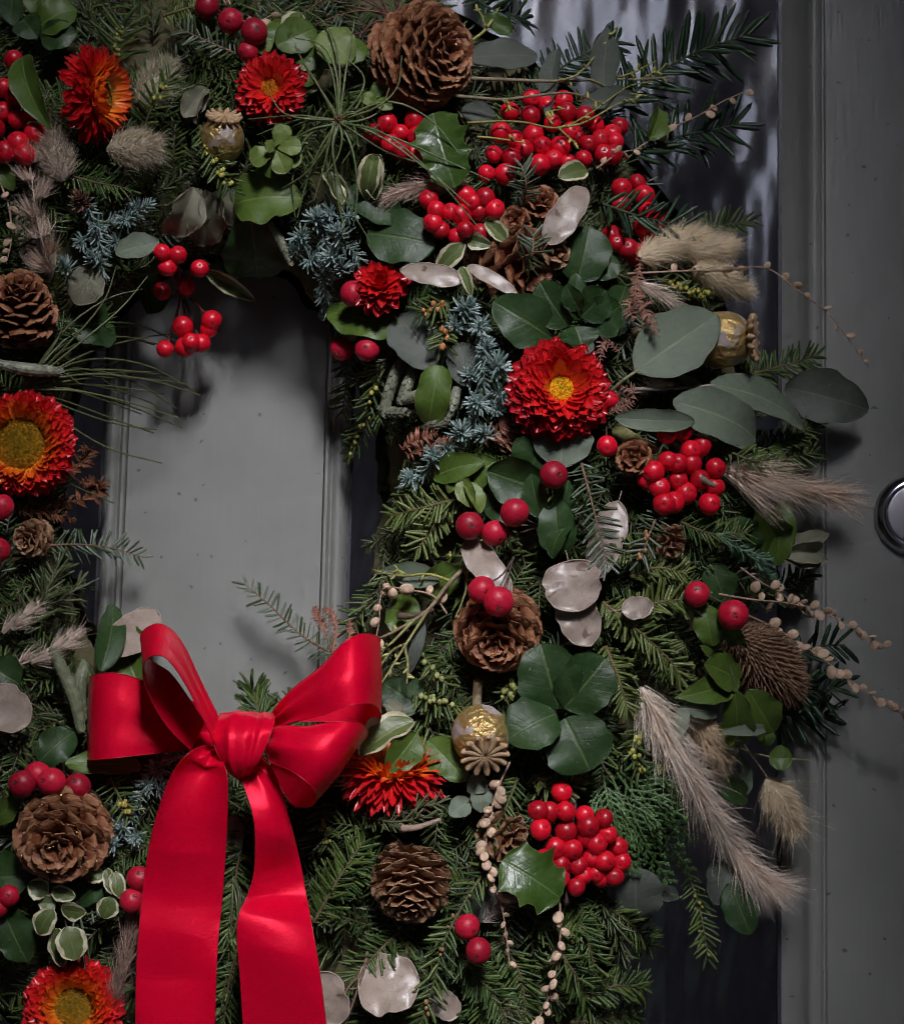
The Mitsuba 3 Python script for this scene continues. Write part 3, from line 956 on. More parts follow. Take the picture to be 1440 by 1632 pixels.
def poppy(name, label, x, y, h, ax, rad, stem_to=None):
    t = th(name, label, 'poppy head')
    r = rng_of(t)
    a = unit(np.array([ax[0], -ax[2], -ax[1]]))
    c = pt(x, y, h)
    R = basis(a)
    rs = rad * S
    u = np.linspace(.06, .93, 16)
    prof = [(rs * math.sin(math.pi * q) ** .62, -math.cos(math.pi * q) * rs * .98) for q in u]
    v, f = lathe(prof, 48, 12, .014)
    v = v * (1 + .03 * (meshkit.fbm(v / rs * 2.2, 3) - .5))[:, None]
    part(t, 'capsule', mikit.ply((v @ R.T + c, f), 'gilded_mat', smooth=True))
    nk = lathe([(rs * .20, -rs * 1.35), (rs * .36, -rs * 1.30), (rs * .40, -rs * 1.16), (rs * .30, -rs * 1.06), (rs * .36, -rs * .92)], 20)
    part(t, 'neck', colored((nk[0] @ R.T + c, nk[1]), 'pod_mat', (.42, .33, .24)))
    top = rs * 1.02
    dc = lathe([(rs * .38, top - .16 * rs), (rs * .42, top), (rs * .30, top + .07 * rs), (.0002, top + .11 * rs)], 24)
    cr = part(t, 'crown', colored((dc[0] @ R.T + c, dc[1]), 'pod_mat', (.36, .25, .15)))
    for i in range(13):
        an = 2 * np.pi * i / 13
        o = np.array([math.cos(an), math.sin(an), 0])
        p = np.array([o * q[0] * rs + np.array([0, 0, top + q[1] * rs]) for q in ((.06, .13), (.30, .12), (.55, .05), (.74, .10), (.80, .20))])
        q = tube(crv(p, 9), np.array([.05, .08, .10, .12, .13, .13, .12, .10, .06]) * rs, 6)
        part(cr, 'ray', colored((q[0] @ R.T + c, q[1]), 'pod_mat', np.array((.40, .27, .15)) * r.uniform(.8, 1.15)))
    if stem_to:
        e = c - a * rs * 1.32
        part(t, 'stem', colored(tube(crv([e + a * rs * .1, (e + pt(*stem_to)) / 2 - a * rs * .1, pt(*stem_to)], 8), rs * .17, 8), 'bark_mat', (.30, .25, .15)))
    return t


def strands(P, d, L, w, bend, rng, segs=3, col=None):
    """flat tapering hairs: roots, directions, lengths, widths, bend vectors"""
    n = len(P)
    u = np.linspace(0, 1, segs + 1)
    sd = unit(np.cross(d, rng.normal(0, 1, (n, 3)) * .6 + np.array([0, -1.0, 0])))
    L, w = np.broadcast_to(L, n), np.broadcast_to(w, n)
    c = P[:, None] + d[:, None] * (L[:, None] * u)[..., None] + bend[:, None] * (u ** 2)[None, :, None]
    o = sd[:, None] * (w[:, None] * (1 - u * .85)[None])[..., None] * .5
    v = np.stack([c - o, c + o], 2).reshape(-1, 3)
    m = 2 * (segs + 1)
    f = []
    for k in range(segs):
        f += [[2 * k, 2 * k + 1, 2 * k + 3], [2 * k, 2 * k + 3, 2 * k + 2]]
    F_ = (np.array(f)[None] + (np.arange(n) * m)[:, None, None]).reshape(-1, 3)
    return v, F_, np.repeat(col, m, 0)


BEIGE, PINKISH = (.70, .57, .45), (.66, .53, .47)


def bunny_tail(name, label, x0, y0, x1, y1, rad, h=30, col=BEIGE, n=1900, stem_to=None, awn=1.0):
    """a soft oval grass head from its base to its tip"""
    t = th(name, label, 'bunny tail grass')
    r = rng_of(t)
    b, e = pt(x0, y0, h), pt(x1, y1, h + 4)
    a = unit(e - b)
    L = np.linalg.norm(e - b)
    R = basis(a)
    u = np.linspace(.01, .99, 14)
    prof = np.stack([np.sin(np.pi * u ** .85) ** .7 * rad * S * .74, u * L * .92], 1)
    v, f = lathe(prof, 18)
    v = v * (1 + .08 * (meshkit.noise(v * 500) - .5))[:, None]
    part(t, 'seed_head', colored((v @ R.T + b, f), 'pod_mat', np.array(col) * .8))
    q = r.uniform(0, 1, n) ** .9
    an = r.uniform(0, 2 * np.pi, n)
    rr = np.sin(np.pi * np.clip(q, .01, .99) ** .85) ** .7 * rad * S * .72
    ra = np.stack([np.cos(an), np.sin(an), 0 * an], 1) @ R.T
    P = b + ra * rr[:, None] + a * (q * L * .92)[:, None]
    d = unit(ra * .62 + a * .75 + r.normal(0, .20, (n, 3)))
    Ln = rad * S * r.uniform(.35, .75, n)
    lg = r.uniform(0, 1, n) < .05
    Ln = np.where(lg, rad * S * r.uniform(.8, 1.5, n) * awn, Ln)
    cc = np.array(col) * r.uniform(.5, 1.4, (n, 1))
    part(t, 'hair', colored(strands(P, d, Ln, .00034, r.normal(0, .0012, (n, 3)), r, 2, cc), 'hair_mat', 0), stuff=True)
    if stem_to:
        p = crv([b + a * L * .05, (b + pt(*stem_to)) / 2 + np.array([0, -.002, 0]), pt(*stem_to)], 8)
        part(t, 'stem', colored(tube(p, 1.3 * S, 5), 'bark_mat', (.42, .33, .2)))
    return t


def plume(name, label, path, width, n=1500, ln=75, h=0, col=PINKISH, ang=26, tuft=0):
    """a feathery grass plume along a path (x, y, h)"""
    t = th(name, label, 'grass plume')
    r = rng_of(t)
    p = crv([pt(*q) for q in path], 40)
    part(t, 'stem', colored(tube(p, np.linspace(1.8, .6, 40) * S, 5), 'bark_mat', np.array(col) * .75))
    tg, A, B = frames(p)
    k = np.minimum((r.uniform(0, 1, n) * 38).astype(int), 38)
    if not tuft:
        k = np.clip(r.integers(0, max(20, n // 14), n) * 0 + (r.integers(0, 76, n) // 2), 0, 38)
    f_ = r.uniform(0, 1, n)[:, None]
    if tuft:
        k = (k // tuft) * tuft
        f_ = f_ * .5
    P0 = p[k] * (1 - f_) + p[k + 1] * f_
    an = r.uniform(0, 2 * np.pi, n) if not tuft else (k // tuft * 2.4 + r.normal(0, .55, n))
    ra = A[k] * np.cos(an)[:, None] + B[k] * np.sin(an)[:, None]
    wv = width * S * (np.sin(np.pi * np.clip(k / 39 * .8 + .18, 0, 1)) ** .6)
    P = P0 + ra * (wv * r.uniform(0, .45, n))[:, None]
    cl = r.integers(0, max(20, n // 14), n)
    cd = r.normal(0, .30, (cl.max() + 1, 3))
    cu = np.clip(r.normal(.5, .28, cl.max() + 1), 0, 1)
    a_ = np.radians(ang + r.normal(0, 10, n))[:, None]
    d = unit(tg[k] * np.cos(a_) + ra * np.sin(a_) + cd[cl] * .55)
    Ln = ln * S * r.uniform(.4, 1.05, n) * (1 - .35 * (k / 39))
    bend = (tg[k] * .5 - ra * .25 + np.array([0, 0, -.15])) * (Ln * .3)[:, None] + r.normal(0, .0009, (n, 3))
    cc = np.array(col) * r.uniform(.45, 1.4, (n, 1))
    part(t, 'plume_hair', colored(strands(P, d, Ln, .00036 * r.uniform(.5, 1.5, n), bend, r, 4, cc), 'hair_mat', 0), stuff=True)
    return t


def honesty(name, label, x0, y0, x1, y1, w, h0=25, h1=None, stalk=22, **k):
    """a papery honesty seed pod"""
    t = th(name, label, 'seed pod')
    r = rng_of(t)
    h1 = h0 if h1 is None else h1
    b, e = pt(x0, y0, h0), pt(x1, y1, h1)
    k = {'shape': 'disc', 'fold': 0, 'bend': .05, 'wave': .045, 'cup': .10, 'roll': r.uniform(-10, 10), **k}
    v, f, uv = leaf_mesh(b, e, w * S, thick=.0003, nt=24, ns=13, **k)
    N = len(v) // 2
    v = v + np.array([0, -1, 0.3]) * (.0018 * (meshkit.fbm(v * np.array([1, .1, 1]) * 110, 3) - .5))[:, None]
    part(t, 'disc', mikit.ply((v, f), 'lunaria_mat', smooth=True, uv=uv))
    i = np.arange(24)
    rim = np.concatenate([i * 13, (i[::-1] * 13 + 12)])
    q = v[:N][rim]
    q = crv(np.vstack([q, q[:1]]), 90)
    part(t, 'rim', colored(tube(q, .9 * S, 5, False), 'pod_mat', (.40, .33, .27)))
    if stalk:
        a = unit(b - e)
        part(t, 'stalk', colored(tube(crv([b, b + a * stalk * S * .5, b + a * stalk * S + np.array([0, .006, 0])], 6), .8 * S, 5), 'bark_mat', (.36, .28, .20)))
    return t


def seed_stem(name, label, path, n, rad=7.5, col=(.54, .39, .265), w=1.5, flat=.34, side=None, start=.12):
    """a dried stem hung with small round pods"""
    t = th(name, label, 'seed stem')
    r = rng_of(t)
    p = crv([pt(*q) for q in path], 12 * len(path))
    part(t, 'stem', colored(tube(p, np.linspace(1.2, .5, len(p)) * w * S, 5), 'bark_mat', (.42, .29, .21)))
    tg, A, B = frames(p)
    for i in range(n):
        u = start + (1 - start) * (i + r.uniform(.1, .6)) / n
        k = min(len(p) - 1, int(u * len(p)))
        an = r.uniform(0, 2 * np.pi)
        ra = unit(A[k] * math.cos(an) + B[k] * math.sin(an) + np.array([0, -.5, 0]))
        o = unit(ra * .8 + tg[k] * .7)
        sz = rad * S * r.uniform(.7, 1.12) * (1 - .25 * u)
        c = p[k] + o * sz * 1.25
        nrm = unit(np.array([r.normal(0, .6), -1, r.normal(0, .6)]))
        R = basis(unit(nrm - o * (nrm @ o)), o)
        v = BALL[0] * np.array([1.15, .92, flat])
        v = v * (1 - .18 * np.exp(-(np.hypot(v[:, 0], v[:, 1]) - .62) ** 2 / .02))[:, None]
        s = tube(np.array([p[k], c - o * sz * .9]), .6 * S, 4, False)
        part(t, 'pod', colored(join([(v * sz @ R.T + c, BALL[1], np.array(col) * r.uniform(.8, 1.25)), (*s, np.array((.42, .29, .21)))]), 'pod_mat', 0))
    return t


def twig(name, label, paths, col=(.24, .23, .08), w=2.6, buds=0, bud_c=(.34, .36, .10), cat='twig', bark=None):
    """bare branching stems, paths [(x, y, h)...]; the first is the main one"""
    t = th(name, label, cat)
    r = rng_of(t)
    for i, q in enumerate(paths):
        p = crv([pt(*u) for u in q], 7 * len(q))
        p = p + (meshkit.noise(p * 150)[:, None] - .5) * 2.0 * S
        ww = w * (1 if i == 0 else .68)
        c = np.array(bark if (bark is not None and i == 0) else col)
        part(t, 'main_stem' if i == 0 else 'side_stem', colored(tube(p, np.linspace(1.15, .55, len(p)) * ww * S, 7), 'bark_mat', c * r.uniform(.85, 1.15)))
        for j in range(buds):
            k = int(r.uniform(.3, 1) * (len(p) - 1))
            d = unit(np.gradient(p, axis=0)[k] + r.normal(0, .5, 3))
            R = basis(d)
            part(t, 'bud', colored(((BALL_S[0] * np.array([2.3, 2.3, 6]) + [0, 0, 5]) * S @ R.T + p[k], BALL_S[1]), 'pod_mat', np.array(bud_c) * r.uniform(.8, 1.2)))
    return t


def scaly(name, label, paths, rad=8, col=(.20, .215, .15)):
    """thick finger-like stems sheathed in overlapping scale leaves"""
    t = th(name, label, 'scaly sprig')
    r = rng_of(t)
    for q in paths:
        p = crv([pt(*u) for u in q], 40)
        L = np.linalg.norm(np.diff(p, axis=0), axis=1).sum()
        pr_ = np.clip(np.sin(np.linspace(.25, 2.95, 40)), .35, 1) ** .4 * rad * S
        part(t, 'shoot', colored(tube(p, pr_ * .9, 10), 'needle_mat', np.array(col) * .75))
        tg, A, B = frames(p)
        ms = []
        rows = max(5, int(L / S / (rad * .95)))
        for i in range(rows):
            for j in range(6):
                u = (i + .5 * (j % 2)) / rows
                k = min(39, int(u * 39))
                an = 2 * np.pi * (j + .15) / 6
                ra = A[k] * math.cos(an) + B[k] * math.sin(an)
                b = p[k] + ra * pr_[k] * .90
                e = b + tg[k] * rad * 1.5 * S + ra * pr_[k] * .24
                v, f, _ = leaf_mesh(b, e, rad * 1.15 * S, 'oval', fold=-.38, bend=.03, nt=6, ns=5, thick=.0003, nrm=ra, wave=0)
                ms.append((v, f, np.array(col) * r.uniform(.8, 1.3)))
        part(t, 'scale_leaf_coat', colored(join(ms), 'needle_mat', 0), stuff=True)
    return t


def fern(name, label, paths, ln=24, col=(.16, .062, .030), gap=5.0):
    """curled brown bracken"""
    t = th(name, label, 'dried fern')
    r = rng_of(t)
    for q in paths:
        p = crv([pt(*u) for u in q], 10 * len(q))
        part(t, 'stem', colored(tube(p, np.linspace(1.5, .6, len(p)) * S, 5), 'bark_mat', np.array(col) * 1.3))
        L = np.linalg.norm(np.diff(p, axis=0), axis=1).sum()
        n = max(6, int(L / S / gap))
        tg = unit(np.gradient(p, axis=0))
        ms = []
        for i in range(n):
            u = (i + .5) / n
            k = min(len(p) - 1, int(u * len(p)))
            for s in (1, -1):
                sd = np.cross(tg[k], [0, -1.0, 0]) * s
                l_ = ln * S * (math.sin(math.pi * (u * .85 + .1)) ** .7) * r.uniform(.7, 1.1)
                e = p[k] + unit(sd + tg[k] * .5 + r.normal(0, .25, 3)) * l_
                v, f, _ = leaf_mesh(p[k], e, l_ * .24, 'point', fold=.4, bend=.12, curl=r.uniform(-.3, .9), nt=7, ns=3, thick=.0002, wave=.1)
                ms.append((v, f, np.array(col) * r.uniform(.6, 1.5)))
        part(t, 'leaflet_row', colored(join(ms), 'pod_mat', 0), stuff=True)
    return t


def teasel(name, label, x0, y0, x1, y1, rad, h=40):
    t = th(name, label, 'teasel')
    r = rng_of(t)
    b, e = pt(x0, y0, h), pt(x1, y1, h + 20)
    a = unit(e - b)
    L = np.linalg.norm(e - b)
    R = basis(a)
    u = np.linspace(.02, .98, 16)
    v, f = lathe(np.stack([np.sin(np.pi * u) ** .6 * rad * S * .70, u * L], 1), 24)
    part(t, 'seed_head', colored((v @ R.T + b, f), 'bark_mat', (.085, .045, .026)))
    n = 760
    ms = []
    for i in range(n):
        q = (i + .5) / n
        an = i * 2.39996
        ra = R @ np.array([math.cos(an), math.sin(an), 0])
        P = b + ra * math.sin(math.pi * min(.97, max(.03, q))) ** .6 * rad * S * .68 + a * q * L
        d = unit(ra * 1.15 + a * (-.2 + .8 * q) + r.normal(0, .16, 3))
        l_ = rad * S * r.uniform(.15, .26) * (.7 + .6 * q)
        p = np.array([P, P + d * l_ * .35 + a * l_ * .03, P + d * l_ + a * l_ * .22])
        ms.append((*tube(p, np.array([2.8, 1.7, .4]) * S, 4, False), np.array((.20, .115, .065)) * r.uniform(.6, 1.45)))
    part(t, 'bristle_coat', colored(join(ms), 'pod_mat', 0), stuff=True)
    return t


def pods_dry(name, label, x0, y0, x1, y1, w, h=20, mat_='faded', n=3):
    """a dried husk of folded leaves"""
    t = th(name, label, 'dried leaf')
    r = rng_of(t)
    b, e = np.array([x0, y0]), np.array([x1, y1])
    sd = np.array([-(e - b)[1], (e - b)[0]]) / np.hypot(*(e - b))
    for i in range(n):
        o = (i - (n - 1) / 2)
        b2, e2 = b + sd * o * w * .12, e + sd * o * w * .42
        part(t, 'blade', leaf_ply('leaf_' + mat_, pt(*b2, h + 6 * i), pt(*e2, h + 10 * i - 6), w * .75 * S, 'oval', fold=r.uniform(.3, .9), bend=r.uniform(-.1, .2), curl=r.uniform(-.15, .25), wave=.07, roll=r.uniform(-40, 40), ph=r.uniform(0, 6)))
    return t

# ---------------------------------------------------------------- the wreath's body and the mass of greenery it is packed with
k = th('wreath_base', 'dark mossy ring that everything on the wreath is pushed into', 'wreath base')
nth, nt_ = 150, 22
tv = np.zeros((nth, nt_, 3))
for i in range(nth):
    an = 2 * np.pi * i / nth
    ri, ro = rim(an if an < np.pi else an - 2 * np.pi)
    ri += 26
    for j in range(nt_):
        if j < 16:
            u = j / 15
            r_ = ri + (ro * .955 - ri) * u
            d = .004 + .058 * math.sqrt(max(0, 1 - (2 * u - 1) ** 2)) ** .9
        else:
            u = 1 - (j - 15) / 7
            r_, d = ri + (ro * .955 - ri) * u, .003
        tv[i, j] = at(355 + math.cos(an) * r_, 790 + math.sin(an) * r_, d)
tv += ((meshkit.fbm(tv * 90, 3)[..., None] - .5) * np.array([.010, .012, .010])) * (np.arange(nt_) < 16)[None, :, None]
fv = []
for i in range(nth):
    for j in range(nt_):
        a_, b_, c_, d_ = i * nt_ + j, ((i + 1) % nth) * nt_ + j, ((i + 1) % nth) * nt_ + (j + 1) % nt_, i * nt_ + (j + 1) % nt_
        fv += [[a_, b_, c_], [a_, c_, d_]]
tv[..., 1] = np.minimum(tv[..., 1], -.0025)
scene['moss_mat'] = two(pr(proc(lambda p, n, uv: mix((.065, .062, .030), (.13, .115, .06), fbm(p.x * 400, p.y * 400, p.z * 400, 3))), .9, .2))
put(k, mikit.ply((tv.reshape(-1, 3), np.array(fv)), 'moss_mat', smooth=True))

fr = np.random.default_rng(77)
fill = []
for i in range(2100):
    x, y = fr.uniform(-70, 1330), fr.uniform(-70, 1700)
    dx, dy = x - 355, y - 790
    an = math.atan2(dy, dx)
    ri, ro = rim(an)
    u = (math.hypot(dx, dy) - ri) / (ro - ri)
    if not .06 < u < .86:
        continue
    di = an + 1.25 + fr.normal(0, .75) - (.5 if u < .5 else 0) * np.sign(.5 - u)
    if u > .72:
        di = an + fr.normal(.1, .5)
    ln = fr.uniform(70, 130) * (1 if u < .7 else .7)
    hb = fr.uniform(-34, 4)
    e = (x + math.cos(di) * ln, y + math.sin(di) * ln)
    if math.hypot((e[0] - 355) / 215, (e[1] - 790) / 335) < 1:
        continue
    p = crv([pt(x, y, hb - 12), pt((x + e[0]) / 2, (y + e[1]) / 2, hb + fr.uniform(-2, 10)), pt(*e, hb)], 14)
    kd = ['fir', 'fir', 'yew_green', 'rosemary', 'fir', 'hemlock'][fr.integers(0, 6)]
    M, ci = needle_ms(p, kd, fr, fr.uniform(.8, 1.1), .8)
    m = baked_needles(M, ci, kd)
    fill.append((m[0], m[1], m[2] * fr.uniform(.6, 1.15)))
    q = tube(p, 1.6 * S, 4)
    fill.append((*q, np.array((.06, .045, .025))))
k = th('conifer_greenery', 'mass of dark conifer needles packed deep between the wreath decorations', 'greenery', kind='stuff')
m = join(fill)
put(k, colored(m, 'needle_mat', 0))
labels[k] = {'label': 'mass of dark conifer needles packed deep between the wreath decorations', 'category': 'greenery', 'kind': 'stuff'}

# ---------------------------------------------------------------- the bow
bow = th('ribbon_bow', 'glossy red satin ribbon bow with two long tails at the lower left', 'bow')


def ribbon(name, A, B, bulge=0., n=80, m=25, label=None, prof=None, pleat=.0022, seed=0):
    a_, b_ = crv([at(*q) for q in A], n), crv([at(*q) for q in B], n)
    s = np.linspace(0, 1, m)
    v = a_[:, None] * (1 - s)[None, :, None] + b_[:, None] * s[None, :, None]
    k = np.exp(-.5 * (np.arange(-13, 14) / 5.0) ** 2)
    k /= k.sum()
    for e in (a_, b_):
        pad = np.vstack([2 * e[0] - e[13:0:-1], e, 2 * e[-1] - e[-2:-15:-1]])
        e[:] = np.stack([np.convolve(pad[:, i], k, 'valid') for i in range(3)], 1)
    tg = unit(np.gradient((a_ + b_) / 2, axis=0))
    nr = unit(np.cross(b_ - a_, tg))
    bl = np.interp(np.linspace(0, 1, n), np.linspace(0, 1, len(np.atleast_1d(bulge))), np.atleast_1d(bulge))
    pf = 4 * s * (1 - s) if prof is None else prof(s)
    v = v + nr[:, None] * (bl[:, None] * pf[None])[..., None]
    tt = np.linspace(0, 1, n)[:, None]
    v = v + nr[:, None] * (pleat * (np.exp(-tt * 7) * (1 - np.exp(-tt * 40))) * np.sin(s[None] * 13 + 1.2 * seed) + .0004 * (meshkit.fbm(np.stack([v[..., 0] * 34, v[..., 2] * 34, v[..., 1] * 34 + seed * 7], -1), 2) - .5) * 2)[..., None]
    L = np.linalg.norm(np.diff((a_ + b_) / 2, axis=0), axis=1)
    uu = np.concatenate([[0], np.cumsum(L)]) / .043
    uv = np.stack(np.broadcast_arrays(uu[:, None], s[None]), -1).reshape(-1, 2)
    V = v.reshape(-1, 3)
    key = part(bow, name, mikit.ply((V, grid_faces(n, m)), 'satin_mat', smooth=True, uv=uv), label)
    for ed in (v[:, 0], v[:, -1]):
        part(key, 'selvedge', mikit.ply(tube(ed, .00028, 5), 'selvedge_mat', smooth=True))
    return key


ribbon('loop', [(345, 1132, .088), (285, 1110, .096), (225, 1084, .103), (185, 1073, .107), (155, 1075, .103), (143, 1079, .092), (150, 1082, .074), (225, 1092, .062), (330, 1135, .068)],
       [(345, 1192, .088), (284, 1197, .098), (228, 1203, .105), (185, 1208, .109), (154, 1211, .104), (140, 1211, .092), (148, 1209, .074), (225, 1205, .062), (330, 1190, .068)])
ribbon('loop', [(343, 1187, .138), (335, 1172, .142), (306, 1112, .150), (283, 1072, .156), (262, 1048, .158), (242, 1046, .155), (229, 1062, .146), (231, 1092, .136), (248, 1130, .128), (275, 1168, .124), (305, 1196, .120)],
       [(352, 1150, .112), (347, 1144, .114), (316, 1079, .118), (294, 1032, .121), (274, 1005, .121), (248, 995, .117), (224, 1014, .106), (236, 1048, .110), (270, 1072, .113), (296, 1106, .113), (326, 1152, .108)])
ribbon('loop', [(432, 1140, .115), (463, 1101, .128), (512, 1062, .140), (545, 1027, .146), (570, 1012, .142), (592, 1011, .128), (605, 1018, .110), (600, 1026, .092), (560, 1050, .080), (470, 1110, .080)],
       [(432, 1166, .118), (466, 1152, .134), (512, 1141, .148), (550, 1127, .155), (578, 1121, .152), (598, 1125, .136), (607, 1143, .112), (590, 1168, .094), (553, 1152, .082), (470, 1150, .080)], bulge=(.0, .004, .002, 0, 0))
ribbon('loop', [(425, 1180, .125), (442, 1158, .134), (485, 1158, .142), (532, 1151, .148), (566, 1151, .145), (584, 1162, .133), (582, 1178, .116), (560, 1180, .10), (440, 1178, .094)],
       [(422, 1200, .125), (434, 1216, .136), (462, 1228, .147), (488, 1246, .150), (503, 1264, .143), (500, 1282, .127), (480, 1287, .110), (462, 1279, .098), (430, 1225, .094)], bulge=(0, .006, .006, .002, 0, 0))
ribbon('knot', [(352, 1137, .120), (345, 1150, .133), (340, 1182, .138), (352, 1212, .137), (368, 1234, .131), (382, 1244, .116)],
       [(435, 1137, .122), (437, 1148, .135), (432, 1168, .142), (416, 1206, .142), (402, 1228, .136), (394, 1244, .116)], bulge=(-.001, -.003, -.004, -.004, -.002, 0), pleat=.001,
       prof=lambda s: 4 * s * (1 - s) + .45 * np.exp(-((s - .30) / .07) ** 2) - .5 * np.exp(-((s - .72) / .06) ** 2))
ribbon('tail', [(350, 1194, .122), (326, 1189, .134), (300, 1201, .143), (273, 1236, .140), (251, 1296, .132), (238, 1350, .124), (229, 1410, .119), (221, 1490, .120), (217, 1560, .117), (216, 1640, .112), (214, 1720, .106)],
       [(354, 1200, .122), (353, 1205, .132), (357, 1218, .139), (362, 1242, .141), (362, 1295, .136), (359, 1360, .126), (353, 1440, .118), (347, 1500, .120), (344, 1560, .120), (342, 1640, .113), (341, 1720, .106)],
       bulge=(0, .002, .008, .009, .003, -.003, -.003, -.001, .002, -.003, -.003), n=110)
ribbon('tail', [(398, 1222, .122), (386, 1240, .128), (392, 1262, .131), (401, 1292, .133), (407, 1330, .131), (405, 1390, .122), (394, 1428, .121), (381, 1458, .125), (378, 1495, .124), (383, 1560, .118), (388, 1640, .110), (394, 1720, .104)],
       [(416, 1204, .122), (432, 1222, .120), (447, 1256, .117), (458, 1295, .116), (469, 1336, .117), (479, 1380, .111), (487, 1424, .110), (497, 1478, .119), (506, 1530, .121), (513, 1579, .117), (520, 1640, .110), (528, 1720, .104)],
       bulge=(0, -.003, -.005, -.006, -.004, .001, .002, -.003, -.004, -.002, 0, 0), n=110)

# ---------------------------------------------------------------- cones
cone('larch_cone', 'largest brown cone, tip turned right, at the top of the wreath', 672, 88, 70, (.66, .10, .70), 128, 74, 110, open0=88, mat_='cone_mat', gold=.28, core=.62, sl=.72)
cone('larch_cone', 'brown rosette cone under two red hips right of the bow', 795, 1003, 55, (-.12, .50, .84), 112, 56, 66, gold=.15, sl=.9)
cone('larch_cone', 'pale brown cone hanging tip down below the fiery flower', 655, 1405, 40, (-.04, .84, .50), 104, 55, 84, open0=80, mat_='cone_pale_mat', gold=.1, core=.62, sl=.72)
cone('larch_cone', 'gold-glittered rosette cone at the lower left beside the bow tail', 100, 1330, 50, (-.06, .40, .90), 105, 57, 64, gold=.6)
cone('larch_cone', 'dark glossy brown cone at the left edge above the pine needles', 32, 495, 30, (.12, -.55, .75), 120, 48, 64, gold=.2, open0=84, core=.55, sl=.85)
cone('larch_cone', 'half hidden brown cone behind the hemlock tips right of centre', 815, 420, -12, (.45, .35, .5), 110, 56, 54)
cone('hemlock_cone', 'small brown cone below the berries on the right', 1067, 862, 55, (.05, .75, .6), 48, 21, 22, mat_='cone_pale_mat', wide=1.15, cat='small cone')
cone('hemlock_cone', 'small dark rosette cone left of the upright berry bunch', 1010, 729, 55, (-.1, .1, 1), 34, 24, 24, wide=1.1, cat='small cone')
cone('hemlock_cone', 'small brown cone with broad scales at the left edge by the hemlock sprig', 52, 858, 45, (-.4, .3, .8), 46, 27, 40, sl=.85, mat_='cone_pale_mat', wide=1.2, cat='small cone')
cone('hemlock_cone', 'small pale brown cone below the gold poppy head', 800, 1330, 35, (.55, .45, .65), 58, 31, 26, mat_='cone_pale_mat', wide=1.2, cat='small cone')
cone('hemlock_cone', 'tiny dark cone tucked left of the pink-brown upright pod', 862, 325, 20, (.1, -.2, .9), 34, 24, 20, wide=1.1, cat='small cone')
cone('hemlock_cone', 'small cone beside the glossy leaves under the upright pod', 882, 402, 30, (.3, .2, .9), 40, 22, 20, mat_='cone_pale_mat', wide=1.1, cat='small cone')
cone('hemlock_cone', 'tiny cone right of the middle red berries', 822, 352, 15, (-.2, .1, .9), 32, 20, 18, wide=1.1, cat='small cone')

# ---------------------------------------------------------------- strawflowers
strawflower('strawflower', 'large red strawflower with a bright yellow centre in the middle of the wreath', 893, 620, 62, (.16, -.02, 1), 78, 'red', disc=.25, rings=9, n0=30, tilt=(104, 36), disc_c=(.90, .58, .02), wide=.52, cup=.50)
strawflower('strawflower', 'red half closed strawflower above the broad green leaf near the hole', 606, 457, 45, (-.05, -.25, .9), 46, 'red', disc=.16, rings=6, n0=15, tilt=(96, 6), disc_c=None, wide=.50, cup=.5)
strawflower('strawflower', 'dark red strawflower with a small orange eye under the pine needles', 430, 140, 34, (-.12, .10, 1), 58, 'red', disc=.24, rings=6, n0=26, tilt=(98, 38), disc_c=(.62, .26, .02), wide=.36, cup=.35)
strawflower('strawflower', 'red and orange strawflower seen from its side at the top left', 158, 150, 45, (.955, .06, .29), 76, 'fire', disc=.44, rings=7, n0=36, tilt=(112, 24), disc_c=(.36, .27, .02), wide=.30, cup=.3, disc_h=.25)
strawflower('strawflower', 'red and yellow strawflower with a wide brown-gold disc at the left edge', 34, 707, 40, (-.05, .16, 1), 80, 'orange', disc=.50, rings=8, n0=40, tilt=(106, 34), disc_c=(.46, .29, .02), wide=.50, cup=.5, disc_h=.3)
strawflower('strawflower', 'fiery red strawflower with yellow heart under the cream-edged leaf', 626, 1226, 55, (.02, -.86, .44), 82, 'fire', disc=.42, rings=7, n0=38, tilt=(126, 34), disc_c=(.75, .38, .02), wide=.24, disc_h=.3)
strawflower('strawflower', 'dim orange strawflower at the bottom left corner', 118, 1606, 35, (.05, -.12, 1), 74, 'orange', disc=.40, rings=9, n0=40, tilt=(106, 24), disc_c=(.42, .27, .02), wide=.46, cup=.4, disc_h=.25)

# ---------------------------------------------------------------- berries
berries('winterberry_bunch', 'long dense bunch of red berries under the yellow twigs at the top right',
        [(812, 178), (847, 157), (872, 168), (845, 184), (798, 211), (787, 246), (820, 221), (815, 250), (775, 276), (805, 277), (850, 215), (864, 232), (880, 196), (892, 234), (882, 254), (903, 178), (910, 210), (921, 219), (932, 185), (948, 198), (962, 246), (938, 229), (930, 253), (905, 259), (957, 222), (975, 212), (987, 202), (980, 226), (976, 246), (860, 262), (835, 236), (896, 160)], 16, hub=(880, 225, -30), h=38)
berries('winterberry_bunch', 'small bunch of red berries tucked left of the large holly leaf', [(595, 213), (617, 195), (622, 229), (637, 212), (660, 191), (662, 216), (659, 243), (680, 224), (676, 243), (640, 240)], 15.5, hub=(650, 225, -40), h=18)
berries('winterberry_bunch', 'round bunch of red berries above the pink-brown pods', [(742, 312), (773, 315), (763, 337), (788, 333), (695, 335), (717, 337), (702, 366), (742, 365), (727, 377), (764, 371), (683, 318), (753, 322), (690, 355), (735, 342)], 15.5, hub=(735, 345, -30), h=34)
